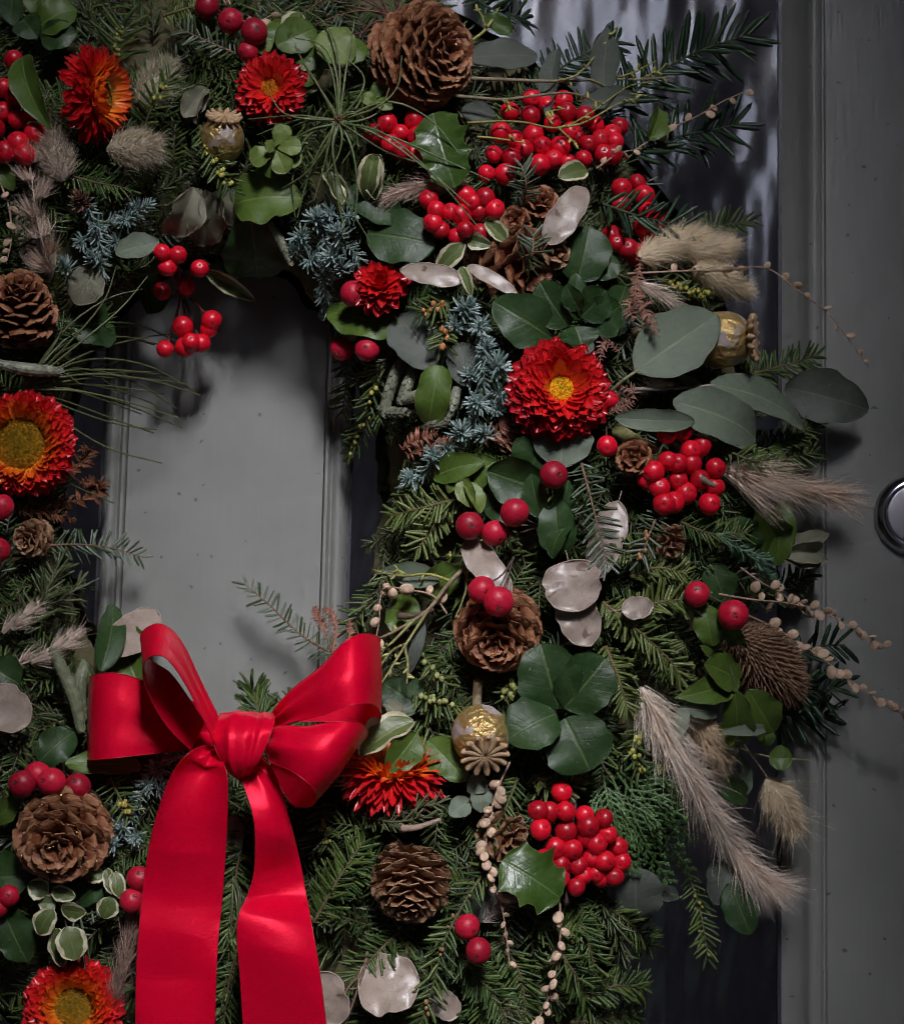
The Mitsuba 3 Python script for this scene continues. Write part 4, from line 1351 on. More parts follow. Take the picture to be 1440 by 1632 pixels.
berries('winterberry_bunch', 'red berries behind a dark fir tip at the upper right', [(990, 300), (1015, 291), (1026, 311), (990, 326), (1050, 350), (1026, 361), (975, 376), (1000, 396), (982, 388), (1030, 335), (1012, 405), (1035, 385)], 16, hub=(1005, 345, -30), h=12)
berries('winterberry_bunch', 'round bunch of red berries beneath the grey-green leaves on the right',
        [(1062, 692), (1087, 686), (1100, 718), (1117, 711), (1064, 735), (1100, 739), (1031, 764), (1050, 776), (1080, 765), (1092, 786), (1140, 746), (1058, 803), (1073, 801), (1130, 803), (1137, 776), (1080, 738), (1115, 765), (1040, 752)], 17, hub=(1095, 755, -30), h=45)
berries('winterberry_bunch', 'dense bunch of red berries right of the holly leaf near the bottom',
        [(895, 1262), (875, 1294), (857, 1292), (901, 1293), (861, 1322), (931, 1299), (962, 1304), (935, 1334), (968, 1330), (885, 1352), (912, 1354), (943, 1366), (921, 1380), (867, 1367), (890, 1400), (918, 1414), (930, 1395), (950, 1392), (963, 1372), (990, 1374), (985, 1350), (958, 1400), (978, 1398), (893, 1378), (937, 1316), (950, 1345), (902, 1325)], 15.5, hub=(915, 1345, -30), h=45)
berries('winterberry_bunch', 'upright bunch of red berries at the upper left edge', [(22, 95), (28, 130), (27, 155), (4, 178), (28, 190), (53, 176), (56, 212), (28, 227), (8, 242), (40, 246), (-8, 205), (6, 140)], 16.5, hub=(20, 180, -30), h=30)
berries('winterberry_bunch', 'red berries hanging on a stem into the hole of the wreath', [(258, 402, 30), (283, 406, 34), (267, 426, 42), (318, 428, 40), (297, 457, 44), (258, 464, 20), (291, 520, 62), (337, 510, 58), (333, 524, 50), (263, 556, 60, 14), (295, 553, 58), (304, 545, 70), (320, 547, 56)], 15.5, hub=(290, 462, 18), h=40, stem_r=1.8, stem_c=(.22, .06, .05))
berries('single_berries', 'two single red berries at the right of the large red flower', [(970, 638), (967, 711)], 16, hub=(968, 672, 10), h=45)
HG = 'rose hips'
berries('rose_hips', 'three red hips under the dark leaves in the middle of the wreath', [(748, 838, 55, 21), (820, 817, 60, 22), (788, 850, 42, 20)], 21, HIP, (860, 838, 20), kind='hip', hip=True, stem_c=(.13, .08, .06), cat='rose hips')
berries('rose_hips', 'single red hip below the round grey leaf and large red flower', [(882, 757, 62, 21)], 21, HIP, (905, 785, 10), kind='hip', hip=True, cat='rose hips')
berries('rose_hips', 'pair of red hips on the rosette cone right of the bow', [(767, 940, 118, 20.5), (794, 959, 122, 22.5)], 21, HIP, (818, 888, 60), kind='hip', hip=True, stem_c=(.10, .06, .06), cat='rose hips')
berries('rose_hips', 'pair of dark red hips over the teasel on the right', [(1110, 947, 45, 20), (1168, 980, 85, 23)], 21, HIP, (1140, 955, 25), kind='hip', hip=True, cat='rose hips', stem_c=(.16, .12, .1))
berries('rose_hips', 'two dark red hips low between the cone and the seed stem near the bottom', [(744, 1477, 25, 19), (762, 1516, 40, 20)], 20, HIP, (765, 1450, -10), kind='hip', hip=True, cat='rose hips')
berries('rose_hips', 'row of dim red hips above the glittered cone at the lower left', [(36, 1250, 45, 21), (82, 1246, 52, 21), (60, 1235, 35, 20), (124, 1254, 35, 20)], 20, HIP, (85, 1215, 0), kind='hip', hip=True, cat='rose hips')
berries('rose_hips', 'dim red hips beside the left edge of the bow tail', [(222, 1400, 20, 19), (210, 1436, 20, 18), (232, 1440, 14, 18)], 19, HIP, (235, 1415, -15), kind='hip', hip=True, cat='rose hips')
berries('rose_hips', 'red hips at the top edge above the dark red flower', [(330, 10, 20, 20), (367, 33, 30, 20), (405, 50, 35, 21), (395, 82, 15, 16)], 20, HIP, (385, 20, -10), kind='hip', hip=True, cat='rose hips')
berries('rose_hips', 'dull red hip left of the half closed flower', [(562, 468, 25, 20)], 20, HIP, (575, 480, -10), kind='hip', hip=True, cat='rose hips')
berries('rose_hips', 'two red hips under the broad green leaf beside the hole', [(545, 556, 22, 19), (585, 557, 25, 19)], 19, HIP, (575, 535, -10), kind='hip', hip=True, cat='rose hips')
berries('rose_hips', 'two dim red hips at the left edge below the wide flower', [(2, 808, 25, 20), (-4, 876, 25, 20)], 20, HIP, (-15, 830, 0), kind='hip', hip=True, cat='rose hips')
berries('rose_hips', 'dim red hip at the far left under the row of hips', [(14, 1428, 12, 16), (-4, 1446, 12, 16)], 18, HIP, (0, 1420, -20), kind='hip', hip=True, cat='rose hips')

# ---------------------------------------------------------------- poppy heads, teasel, honesty pods, seed stems
poppy('poppy_head', 'largest gilded poppy head, lying crown to the right', 1150, 541, 55, (.96, -.02, .28), 43, (1010, 528, 30))
poppy('poppy_head', 'gilded poppy head hanging crown down right of the bow', 766, 1172, 60, (.12, .62, .76), 42, (762, 1085, 40))
poppy('poppy_head', 'grey poppy head with its crown turned up, at the upper left', 354, 222, 40, (.10, -.74, .62), 33, (345, 290, 0))
teasel('teasel', 'brown bristly teasel head behind ivy leaves on the right', 1165, 1005, 1262, 1105, 66, 25)
honesty('honesty_pod', 'upright pink-brown pod over the small cones at the upper right', 872, 388, 931, 300, 46, 60, 66, bend=.1)
honesty('honesty_pod', 'long pink-brown pod lying left to right above the blue juniper', 738, 447, 638, 430, 34, 55, 60, stalk=0, shape='oval')
honesty('honesty_pod', 'narrow pink-brown pod pointing down right beside the larch cone', 745, 424, 822, 468, 22, 48, 52, stalk=0, shape='oval')
honesty('honesty_pod', 'spotted silvery pod above the two hips on the cone', 742, 862, 812, 955, 46, 60, 78, stalk=0, shape='oval', bend=.06)
honesty('honesty_pod', 'round silvery pod right of the rosette cone', 905, 895, 920, 975, 84, 66, 74, roll=8)
honesty('honesty_pod', 'torn silvery pod hanging below the round one', 905, 945, 940, 1030, 62, 50, 60, stalk=0, shape='oval', wave=.08)
honesty('honesty_pod', 'tall silvery pod behind the pale fir needles on the right', 985, 800, 945, 925, 52, 40, 48, shape='oval')
honesty('honesty_pod', 'small silvery half pod on the pale fir sprig', 990, 972, 1040, 966, 34, 70, 74, stalk=26, shape='oval')
honesty('honesty_pod', 'dull pink-brown pod at the left edge level with the bow', -18, 1105, 44, 1155, 66, 55, 60, stalk=0)
honesty('honesty_pod', 'pale spotted pod behind the bow loop at the lower left of the hole', 178, 1045, 250, 975, 62, 20, 46, stalk=0, shape='oval')
honesty('honesty_pod', 'large grey pod at the bottom centre', 572, 1575, 668, 1568, 92, 30, 44, roll=-18)
honesty('honesty_pod', 'grey pod touching the right bow tail at the bottom', 508, 1550, 540, 1632, 62, 20, 28, roll=20)
honesty('honesty_pod', 'small grey pod low at the bottom right of the large grey pod', 690, 1590, 730, 1618, 40, 10, 14)
honesty('honesty_pod', 'dim pink-brown pod at the left edge under the plume', 45, 325, 78, 448, 62, -4, 4, stalk=0, shape='oval', roll=24)
seed_stem('seed_stem', 'arching pale pink seed stem reaching out over the right stile', [(1000, 436, 35), (1080, 432, 55), (1150, 430, 62), (1220, 427, 75), (1270, 462, 85), (1320, 500, 85), (1355, 545, 80), (1388, 590, 75)], 13, 8.5)
seed_stem('seed_stem', 'short pale seed stem pointing up right in front of the yew', [(1010, 240, 40), (1060, 208, 60), (1110, 185, 70), (1150, 162, 70), (1197, 141, 65)], 7, 8.5)
seed_stem('seed_stem', 'short seed stem with two round pods beside the top berries', [(950, 268, 45), (985, 245, 62), (1022, 236, 66)], 4, 9)
seed_stem('seed_stem', 'upper dried seed stem crossing the stile above the teasel', [(1145, 947, 35), (1200, 956, 62), (1260, 962, 70), (1310, 975, 80), (1365, 1005, 85), (1412, 1030, 85)], 20, 9, side=1, start=.25)
seed_stem('seed_stem', 'lower dried seed stem running from the teasel past the right edge', [(1190, 980, 45), (1250, 1010, 75), (1310, 1050, 90), (1360, 1088, 95), (1410, 1122, 95), (1450, 1138, 95)], 24, 9.5, start=.1)
seed_stem('seed_stem', 'thin seed stem with brown pods above the two hips on the right', [(1180, 905, 40), (1215, 930, 60), (1250, 950, 62), (1300, 995, 70)], 7, 9)
seed_stem('seed_stem', 'curled pale pod stem over the dark glass right of the bow', [(712, 978, 40), (690, 950, 50), (650, 940, 55), (615, 937, 55), (606, 952, 50), (604, 990, 45), (596, 1030, 60)], 9, 10.5, start=.05, flat=.7)
seed_stem('seed_stem', 'hanging pod stem left of the holly leaf', [(812, 1215, 60), (790, 1265, 60), (775, 1330, 55), (780, 1390, 50), (800, 1450, 45), (812, 1540, 40)], 26, 8.5, flat=.6)
seed_stem('seed_stem', 'hanging pod stem below the lowest red berry bunch', [(890, 1420, 60), (893, 1480, 55), (885, 1550, 50), (870, 1600, 45), (848, 1640, 40)], 15, 9, flat=.6)
seed_stem('seed_stem', 'dim pod stem at the left edge by the plume', [(-6, 275, 25), (14, 330, 25), (18, 380, 25), (10, 420, 20)], 6, 9)
seed_stem('seed_stem', 'pinkish seed stem at the top edge left of the pine needles', [(350, -10, 35), (375, 25, 42), (405, 35, 44), (440, 20, 40)], 7, 9)

# ---------------------------------------------------------------- soft grasses
bunny_tail('bunny_tail', 'bushy cream bunny tail lying at the right over the poppy head', 1018, 412, 1125, 368, 27, 55, (0.82, 0.68, 0.47))
bunny_tail('bunny_tail', 'cream bunny tail tip just right of the bushy one', 1090, 402, 1178, 390, 26, 40, (0.77, 0.65, 0.46))
bunny_tail('bunny_tail', 'cream bunny tail pointing down right above the gilded poppy head', 1105, 428, 1200, 468, 25, 42, (0.77, 0.64, 0.43))
bunny_tail('bunny_tail', 'single bunny tail hanging in front of the dark glass at the lower right', 1222, 1238, 1272, 1335, 28, 30, (0.74, 0.62, 0.43), stem_to=(1150, 1140, 20), awn=1.5)
bunny_tail('bunny_tail', 'tan bunny tail under the ivy leaves at the right', 1105, 1140, 1152, 1232, 31, 40, (0.70, 0.54, 0.35))
bunny_tail('bunny_tail', 'beige bunny tail pointing right under the side-on flower', 170, 238, 258, 232, 28, 50, (0.59, 0.51, 0.37))
bunny_tail('bunny_tail', 'greenish bunny tail standing behind a yew tip at the upper left', 226, 172, 272, 96, 27, 20, (0.53, 0.50, 0.34))
bunny_tail('bunny_tail', 'dim bunny tail above the plume at the left', 100, 290, 80, 208, 26, 35, (0.53, 0.44, 0.34))
plume('pampas_plume', 'long pale pink plume trailing down over the dark glass at the lower right', [(1020, 1095, 30), (1060, 1170, 48), (1110, 1260, 55), (1160, 1340, 50), (1205, 1395, 45), (1240, 1412, 40)], 30, 2300, 84, ang=30, col=(0.90, 0.74, 0.61))
plume('pampas_plume', 'beige plume sweeping right under the grey-green leaves toward the lock', [(1150, 745, 20), (1200, 760, 40), (1260, 775, 50), (1340, 790, 50)], 34, 1500, 100, ang=21, col=(0.79, 0.63, 0.49))
plume('pampas_plume', 'wispy beige plume upright at the left edge', [(85, 430, 25), (66, 380, 45), (55, 320, 45), (48, 265, 40), (40, 250, 35)], 36, 1500, 44, ang=40, tuft=5, col=(0.69, 0.54, 0.43))
plume('pampas_plume', 'thin feathery plume left of the middle berries', [(745, 290, 15), (700, 292, 25), (655, 300, 30), (620, 312, 30)], 18, 600, 46, ang=22, col=(0.65, 0.50, 0.40))
plume('pampas_plume', 'faint silver plume at the left beside the fir needles', [(30, 1060, 25), (70, 1045, 35), (105, 1025, 32), (122, 1012, 30)], 18, 450, 48, ang=20, tuft=6, col=(0.65, 0.54, 0.44))
plume('pampas_plume', 'small silver plume above the faint one at the left', [(5, 1010, 25), (30, 990, 34), (55, 972, 30), (66, 962, 28)], 16, 380, 40, ang=18, tuft=6, col=(0.65, 0.54, 0.44))
plume('pampas_plume', 'dim brown plume beside the left bow tail at the bottom', [(165, 1640, 15), (185, 1580, 25), (205, 1500, 22), (215, 1440, 15)], 24, 700, 50, ang=20, col=(0.39, 0.27, 0.21))
plume('pampas_plume', 'grey plume tip at the bottom edge right of the grey pods', [(790, 1560, 5), (805, 1600, 12), (820, 1650, 8)], 22, 450, 44, ang=22, col=(0.56, 0.46, 0.35))
plume('pampas_plume', 'wisp of pale plume by the curled brown stem above the grey-green leaf', [(1005, 445, 30), (1035, 460, 36), (1078, 482, 34)], 14, 260, 46, ang=16, col=(0.82, 0.68, 0.56))
plume('pampas_plume', 'wisp of dark plume behind the holly leaf near the bottom', [(770, 1470, 6), (800, 1440, 14), (835, 1420, 10)], 16, 260, 44, ang=30, col=(0.50, 0.43, 0.37))

# ---------------------------------------------------------------- single leaves
E = 'eucalyptus_leaf'
one_leaf(E, 'broad oval grey-green leaf left of the large gilded poppy head', 'eucalyptus', 1013, 592, 1138, 506, 98, 72, 88, stalk=48, fold=.10, stalk_c=(.22, .22, .12))
one_leaf(E, 'dark oval leaf jutting out over the right stile', 'slate', 1250, 618, 1384, 652, 84, 26, 40, fold=.06, roll=12)
one_leaf(E, 'long pointed grey-green leaf above the berries on the right', 'eucalyptus', 1132, 612, 1300, 690, 60, 52, 55, shape='point', fold=.15, roll=-18)
one_leaf(E, 'wide grey-green leaf right above the round berry bunch', 'eucalyptus', 1072, 640, 1217, 699, 78, 62, 74, shape='oval', fold=.1)
one_leaf(E, 'narrow grey-green leaf edge on right of the large red flower', 'eucalyptus', 980, 666, 1108, 672, 34, 78, 82, fold=.1, roll=20)
one_leaf(E, 'small narrow grey-green leaf below the broad oval leaf', 'eucalyptus', 1078, 598, 1130, 628, 18, 40, 44, shape='lance')
one_leaf(E, 'round grey leaf peeping out under the large red flower', 'eucalyptus', 900, 650, 893, 742, 88, 30, 44, shape='round', fold=.05)
one_leaf(E, 'grey leaf right of the largest cone', 'slate', 748, 92, 855, 92, 56, 44, 44, fold=.12, roll=-8)
one_leaf(E, 'curved sickle-shaped grey leaf above the top berries', 'slate', 888, 78, 866, 180, 34, 72, 84, shape='lance', bend=.02, cup=.3, roll=30)
one_leaf(E, 'pointed grey leaf standing up among the yellow twigs', 'slate', 958, 150, 968, 38, 46, 40, 55, shape='point', fold=.2)
one_leaf(E, 'flat grey leaf lying behind the yellow twigs', 'slate', 925, 170, 1030, 160, 42, 36, 40, shape='oval')
one_leaf(E, 'dim grey leaf left of the top berries', 'slate', 735, 176, 790, 184, 34, 30, 34, shape='oval')
one_leaf(E, 'pale oval leaf left of the hanging red berries', 'eucalyptus', 184, 403, 254, 386, 40, 44, 52, fold=.12)
one_leaf(E, 'round slate leaf below the lowest red berry bunch', 'slate', 1012, 1465, 1012, 1388, 84, 20, 34, shape='round', fold=.04)
one_leaf(E, 'small slate leaf right of the round slate leaf', 'slate', 1040, 1425, 1088, 1424, 26, 12, 22, shape='oval')
one_leaf(E, 'dark slate leaf under the long pale plume', 'slate', 1168, 1372, 1140, 1440, 62, 6, 24, shape='oval', fold=.1)
one_leaf(E, 'small grey drop-shaped leaf hanging left of the single bunny tail', 'eucalyptus', 1174, 1192, 1184, 1268, 36, 30, 36, shape='obov', fold=.08)
one_leaf(E, 'dull oval leaf behind the hemlock tips in the middle', 'slate', 634, 505, 700, 588, 84, 22, 34, fold=.08, shape='oval')
one_leaf(E, 'dark oval leaf right of the hanging green leaf', 'slate', 735, 545, 742, 615, 52, 22, 30, fold=.14, shape='oval')
one_leaf(E, 'dim slate leaf behind the pod stem near the bottom', 'slate', 745, 1400, 772, 1470, 72, 0, 8, shape='round', fold=.05)
one_leaf(E, 'pale leaf against the dark glass right of the bow', 'eucalyptus', 700, 925, 606, 906, 36, 36, 40, shape='point', fold=.15, roll=-10)
one_leaf(E, 'thin dark leaf hanging from the budded twig', 'slate', 676, 992, 650, 1078, 20, 56, 50, shape='lance')
one_leaf(E, 'grey-green leaf edge between the two bow tails', 'eucalyptus', 370, 1300, 372, 1372, 34, 0, 8, shape='oval')
spray(E + '_spray', 'small blue-grey leaves below the gilded poppy crown', 'leaf sprig', [[(790, 1235, 25), (760, 1265, 34), (735, 1290, 30)]],
      [(775, 1240, 745, 1262, 30, 36, 40, 'eucalyptus'), (770, 1255, 765, 1295, 32, 36, 40, 'eucalyptus'), (750, 1275, 716, 1300, 32, 30, 36, 'eucalyptus'), (760, 1262, 800, 1278, 22, 30, 30, 'eucalyptus')])
spray(E + '_spray', 'little grey leaves on a stem above the single bunny tail', 'leaf sprig', [[(1065, 1085, 30), (1120, 1130, 60), (1165, 1185, 66), (1225, 1206, 60), (1290, 1212, 55)]],
      [(1090, 1125, 1155, 1130, 34, 62, 72, 'eucalyptus', {'roll': 20}), (1092, 1125, 1072, 1186, 26, 60, 64, 'eucalyptus'), (1146, 1168, 1235, 1160, 18, 72, 80, 'eucalyptus', {'shape': 'lance'}), (1225, 1210, 1262, 1208, 38, 60, 66, 'ivy', {'shape': 'round'}), (1163, 1186, 1178, 1255, 20, 40, 44, 'slate', {'shape': 'lance'})], sc=(.25, .26, .12))
Lf = 'laurel_leaf'
one_leaf(Lf, 'broad wavy green leaf left under the half closed red flower', 'ivy', 634, 528, 519, 492, 66, 36, 44, shape='oval', wave=.07, fold=.10, roll=8)
one_leaf(Lf, 'hanging glossy green leaf beside the scaly grey stems', 'ivy', 700, 582, 682, 677, 52, 46, 50, shape='strap', wave=.06, fold=.12)
one_leaf(Lf, 'large dark leaf under the thin plume right of the hole top', 'laurel', 585, 372, 692, 388, 86, 26, 34, shape='round', fold=.08)
one_leaf(Lf, 'dark leaf left above the large dark one', 'laurel', 555, 300, 640, 350, 60, 20, 30, fold=.1)
one_leaf(Lf, 'dark ivy green leaf hanging over the top of the hole', 'laurel', 400, 345, 412, 448, 98, 22, 30, shape='round', wave=.05, fold=.08)
one_leaf(Lf, 'broad green leaf above the hole below the light rosette', 'ivy', 372, 325, 478, 312, 92, 30, 40, lobes=.16, wave=.05, fold=.1)
one_leaf(Lf, 'dark oval leaf left of the hanging berries', 'laurel', 200, 430, 240, 492, 88, 8, 20, shape='round')
one_leaf(Lf, 'very dark round leaf under the pointed grey-green leaf at the left', 'laurel', 108, 520, 180, 520, 84, 0, 10, shape='round')
one_leaf(Lf, 'pointed dull leaf above the very dark round one at the left', 'faded', 155, 430, 120, 484, 60, 26, 30, shape='oval')
one_leaf(Lf, 'curved olive leaf over the upright berries at the left edge', 'ivy', 36, 90, 72, 202, 52, 82, 74, shape='point', fold=.35, roll=26)
one_leaf(Lf, 'pale olive leaf at the left edge under the wide flower', 'ivy', -18, 240, 20, 300, 36, 20, 24)
one_leaf(Lf, 'dark green leaf above the left bow loop', 'ivy', 222, 1090, 190, 1003, 84, 10, 40, shape='oval', lobes=.12, wave=.08, fold=.06, roll=-10)
one_leaf(Lf, 'dark upright leaf left of the pale spotted pod', 'laurel', 160, 1070, 178, 960, 46, 10, 26, shape='point', roll=30, lobes=.1)
one_leaf(Lf, 'long olive leaf under the left bow loop', 'ivy', 225, 1222, 104, 1216, 36, 35, 40, shape='strap', wave=.10, fold=.1, roll=18)
one_leaf(Lf, 'dark wavy leaf above the row of dim hips', 'laurel', 62, 1215, 118, 1165, 58, 25, 34, lobes=.15, wave=.08)
one_leaf(Lf, 'dim green leaf at the left edge below the glittered cone', 'laurel', -20, 1400, 46, 1396, 70, 25, 32, shape='round')
one_leaf(Lf, 'dim olive leaf at the left edge near the bottom', 'laurel', 0, 1440, 44, 1536, 62, 20, 22, lobes=.15, wave=.07)
one_leaf(Lf, 'dark round leaf at the left edge level with the silver plume', 'laurel', -14, 1062, 30, 1090, 58, 30, 36, shape='round')
one_leaf(Lf, 'olive leaf tip at the left edge beside the glittered cone', 'ivy', -12, 1310, 38, 1258, 34, 30, 50, shape='point', roll=25)
one_leaf(Lf, 'wavy green leaf behind the curled pod stem right of the bow', 'ivy', 668, 985, 612, 968, 62, 20, 30, lobes=.15, wave=.07)
one_leaf(Lf, 'green leaf behind the budded twig under the pale leaf', 'ivy', 730, 905, 668, 950, 50, 26, 28, wave=.06, roll=-15)
one_leaf(Lf, 'broad shaded leaf right of the upper bow loop', 'laurel', 672, 1130, 612, 1090, 62, 16, 26, fold=.1)
one_leaf(Lf, 'dark leaf under the rosette cone', 'laurel', 745, 1052, 812, 1075, 48, 30, 40, shape='oval', fold=.15)
one_leaf(Lf, 'lobed green leaf between the fiery flower and the hanging poppy head', 'ivy', 682, 1180, 742, 1242, 58, 44, 54, lobes=.2, wave=.06, fold=.2)
one_leaf(Lf, 'olive green leaf in shade right of the round berry bunch', 'ivy', 1205, 810, 1248, 880, 60, 30, 36, wave=.06, roll=20, lobes=.12)
one_leaf(Lf, 'olive leaf hanging below the beige plume', 'ivy', 1245, 800, 1238, 900, 46, 42, 40, shape='strap', wave=.06)
one_leaf(Lf, 'dark olive leaf low above the hips on the right', 'laurel', 1155, 830, 1205, 890, 62, 8, 14, wave=.08)
one_leaf(Lf, 'shaded olive leaf left of the green juniper tip', 'laurel', 1130, 900, 1155, 960, 56, 10, 16, lobes=.12)
one_leaf(Lf, 'pointed dark leaf hanging over the glass at the lower right', 'laurel', 1162, 1408, 1196, 1490, 56, 30, 34, shape='oval', fold=.12)
one_leaf(Lf, 'dark leaf behind the small drop-shaped leaf', 'laurel', 1140, 1245, 1195, 1278, 40, 6, 12, shape='point')
one_leaf(Lf, 'green leaf on the twig left of the middle hips', 'ivy', 690, 760, 770, 735, 44, 34, 42, fold=.15)
one_leaf(Lf, 'olive leaf pointing right below the blue juniper', 'ivy', 790, 735, 730, 770, 50, 24, 30, wave=.07)
H = 'holly_leaf'
one_leaf(H, 'large glossy holly leaf below the largest cone', 'holly', 690, 180, 724, 296, 86, 58, 62, shape='strap', spikes=4, fold=.10, roll=12, bend=.06)
one_leaf(H, 'bright spiny holly leaf left of the lowest red berries', 'holly', 800, 1372, 892, 1432, 92, 62, 74, shape='strap', spikes=3, fold=.12, roll=-8)
one_leaf(H, 'small green holly leaf right of the largest cone at the top', 'holly', 770, 25, 815, 52, 34, 50, 58, shape='strap', spikes=2, fold=.2)
one_leaf(H, 'curled bright holly leaf at the tip of the yellow twigs', 'ivy', 1034, 222, 1050, 168, 36, 55, 70, shape='point', fold=.6, roll=35, wave=.1)
# ---------------------------------------------------------------- leafy sprigs
spray('evergreen_rosette', 'big dark four-leaved rosette right of the hanging gilded poppy head', 'leaf sprig', [[(893, 1135, 30), (896, 1110, 50)]],
      [(890, 1130, 862, 1026, 92, 58, 72, 'laurel', {'shape': 'round', 'roll': -12}), (899, 1128, 964, 1050, 86, 66, 88, 'laurel', {'shape': 'round', 'roll': 14}), (886, 1138, 808, 1180, 84, 60, 74, 'laurel', {'shape': 'oval', 'roll': 10}), (900, 1145, 940, 1228, 102, 62, 80, 'laurel', {'shape': 'round', 'roll': 5, 'fold': .08})], sr=4, sc=(.09, .065, .04))
spray('evergreen_rosette', 'dark glossy whorl of leaves above the large red flower', 'leaf sprig', [[(925, 520, 20), (922, 480, 50)]],
      [(880, 540, 786, 480, 78, 40, 60, 'laurel', {'roll': -12, 'shape': 'oval'}), (905, 520, 858, 450, 62, 55, 70, 'laurel', {'roll': -26}), (920, 510, 915, 435, 36, 70, 84, 'laurel', {'roll': 10}), (925, 505, 965, 462, 62, 74, 90, 'laurel', {'roll': 35}), (935, 515, 990, 488, 66, 60, 72, 'laurel', {'roll': 30}), (915, 520, 928, 555, 62, 62, 70, 'laurel', {'roll': -20}), (940, 535, 905, 562, 46, 58, 58, 'slate'), (925, 495, 900, 455, 34, 84, 96, 'laurel', {'roll': -40}), (950, 540, 1000, 455, 60, 30, 40, 'laurel', {'roll': 20})], sc=(.06, .08, .03))
spray('evergreen_rosette', 'dark round leaves beside the small cone under the upright pod', 'leaf sprig', [[(930, 460, 0), (925, 420, 12)]],
      [(920, 450, 938, 362, 80, 18, 34, 'laurel', {'shape': 'round'}), (940, 440, 975, 400, 60, 16, 24, 'laurel', {'shape': 'round'})])
spray('evergreen_rosette', 'dark cupped leaves below the round grey leaf in the middle', 'leaf sprig', [[(850, 830, 10), (855, 770, 30)]],
      [(870, 780, 775, 752, 72, 34, 52, 'laurel', {'roll': -25, 'cup': .3}), (845, 755, 862, 690, 76, 24, 40, 'laurel', {'roll': 10}), (862, 825, 846, 755, 40, 50, 62, 'laurel', {'roll': -30}), (880, 830, 905, 765, 40, 46, 56, 'laurel', {'roll': 35, 'shape': 'oval'}), (892, 885, 885, 795, 58, 46, 62, 'laurel', {'roll': -12}), (880, 890, 905, 830, 34, 60, 66, 'laurel', {'roll': -40}), (835, 800, 770, 812, 60, 16, 22, 'laurel')], sc=(.06, .08, .03))
spray('ivy_sprig', 'trailing ivy with pointed green leaves in front of the teasel', 'ivy sprig', [[(1110, 960, 40), (1150, 1030, 72), (1172, 1095, 92), (1180, 1110, 92)]],
      [(1120, 965, 1135, 1030, 42, 60, 72, 'ivy', {'shape': 'strap', 'wave': .08}), (1150, 985, 1190, 1035, 30, 72, 80, 'ivy', {'roll': 40, 'wave': .12, 'shape': 'point'}), (1178, 1085, 1128, 1058, 58, 84, 92, 'ivy', {'roll': 8, 'lobes': .14, 'shape': 'oval'}), (1168, 1090, 1080, 1112, 46, 76, 74, 'ivy', {'roll': -12, 'shape': 'point'}), (1170, 1100, 1172, 1186, 54, 92, 92, 'ivy', {'lobes': .12, 'shape': 'oval'}), (1192, 1100, 1232, 1168, 62, 90, 96, 'ivy', {'lobes': .12, 'roll': 14, 'shape': 'oval'}), (1140, 1040, 1120, 1010, 40, 50, 60, 'ivy'), (1160, 1150, 1150, 1195, 36, 62, 58, 'ivy'), (1215, 1160, 1225, 1190, 30, 52, 50, 'ivy')], sr=2.2)
spray('box_sprig', 'light green rosette of small leaves at the upper centre left', 'leaf sprig', [[(440, 265, 25), (438, 238, 52)]],
      [(438, 240, 400, 258, 36, 56, 62, 'fresh', {'shape': 'obov'}), (440, 240, 455, 275, 32, 58, 64, 'fresh', {'shape': 'obov'}), (442, 236, 480, 232, 30, 58, 62, 'fresh', {'shape': 'obov'}), (440, 232, 455, 198, 30, 56, 62, 'fresh', {'shape': 'obov'}), (436, 238, 424, 226, 22, 70, 80, 'fresh'), (440, 244, 432, 284, 26, 50, 52, 'ivy', {'shape': 'obov'}), (446, 244, 478, 262, 34, 46, 50, 'fresh', {'shape': 'obov'})], sc=(.15, .18, .07))
spray('box_sprig', 'light green leaves above the dark red flower at the top', 'leaf sprig', [[(430, 95, 10), (452, 50, 35)]],
      [(440, 72, 505, 42, 58, 40, 50, 'ivy', {'roll': 10}), (432, 78, 405, 62, 40, 34, 40, 'fresh', {}), (450, 70, 440, 28, 44, 36, 44, 'ivy'), (455, 55, 480, 18, 36, 40, 44, 'varieg' + 'ated'), (470, 88, 520, 98, 44, 20, 26, 'ivy')])
spray('box_sprig', 'light green oval leaves left of the largest cone', 'leaf sprig', [[(515, 110, 10), (530, 70, 40)]],
      [(560, 98, 510, 52, 62, 46, 56, 'fresh', {'shape': 'round'}), (540, 95, 585, 70, 44, 32, 38, 'ivy'), (500, 90, 485, 60, 40, 20, 26, 'ivy'), (505, 130, 480, 105, 60, 10, 16, 'ivy')])
spray('box_sprig', 'two fresh green leaf buds left of the dark cupped leaves', 'leaf sprig', [[(752, 745, 15), (745, 770, 38)]],
      [(735, 762, 752, 808, 30, 50, 52, 'fresh', {'roll': 25, 'fold': .4}), (742, 770, 768, 815, 30, 44, 44, 'fresh', {'roll': -30, 'fold': .4}), (728, 765, 712, 785, 16, 46, 46, 'fresh'), (712, 745, 690, 765, 24, 26, 26, 'ivy')], sc=(.16, .18, .06))
spray('dark_leaf_sprig', 'dark oval leaves in the top left corner', 'leaf sprig', [[(20, 90, 0), (60, 40, 25)]],
      [(60, 45, 122, 14, 64, 30, 36, 'ivy', {'shape': 'oval'}), (60, 60, 34, 28, 46, 26, 30, 'laurel'), (65, 62, 122, 52, 50, 22, 26, 'laurel'), (20, 40, 20, -10, 44, 20, 24, 'laurel'), (50, 20, 70, -20, 46, 20, 22, 'ivy')])
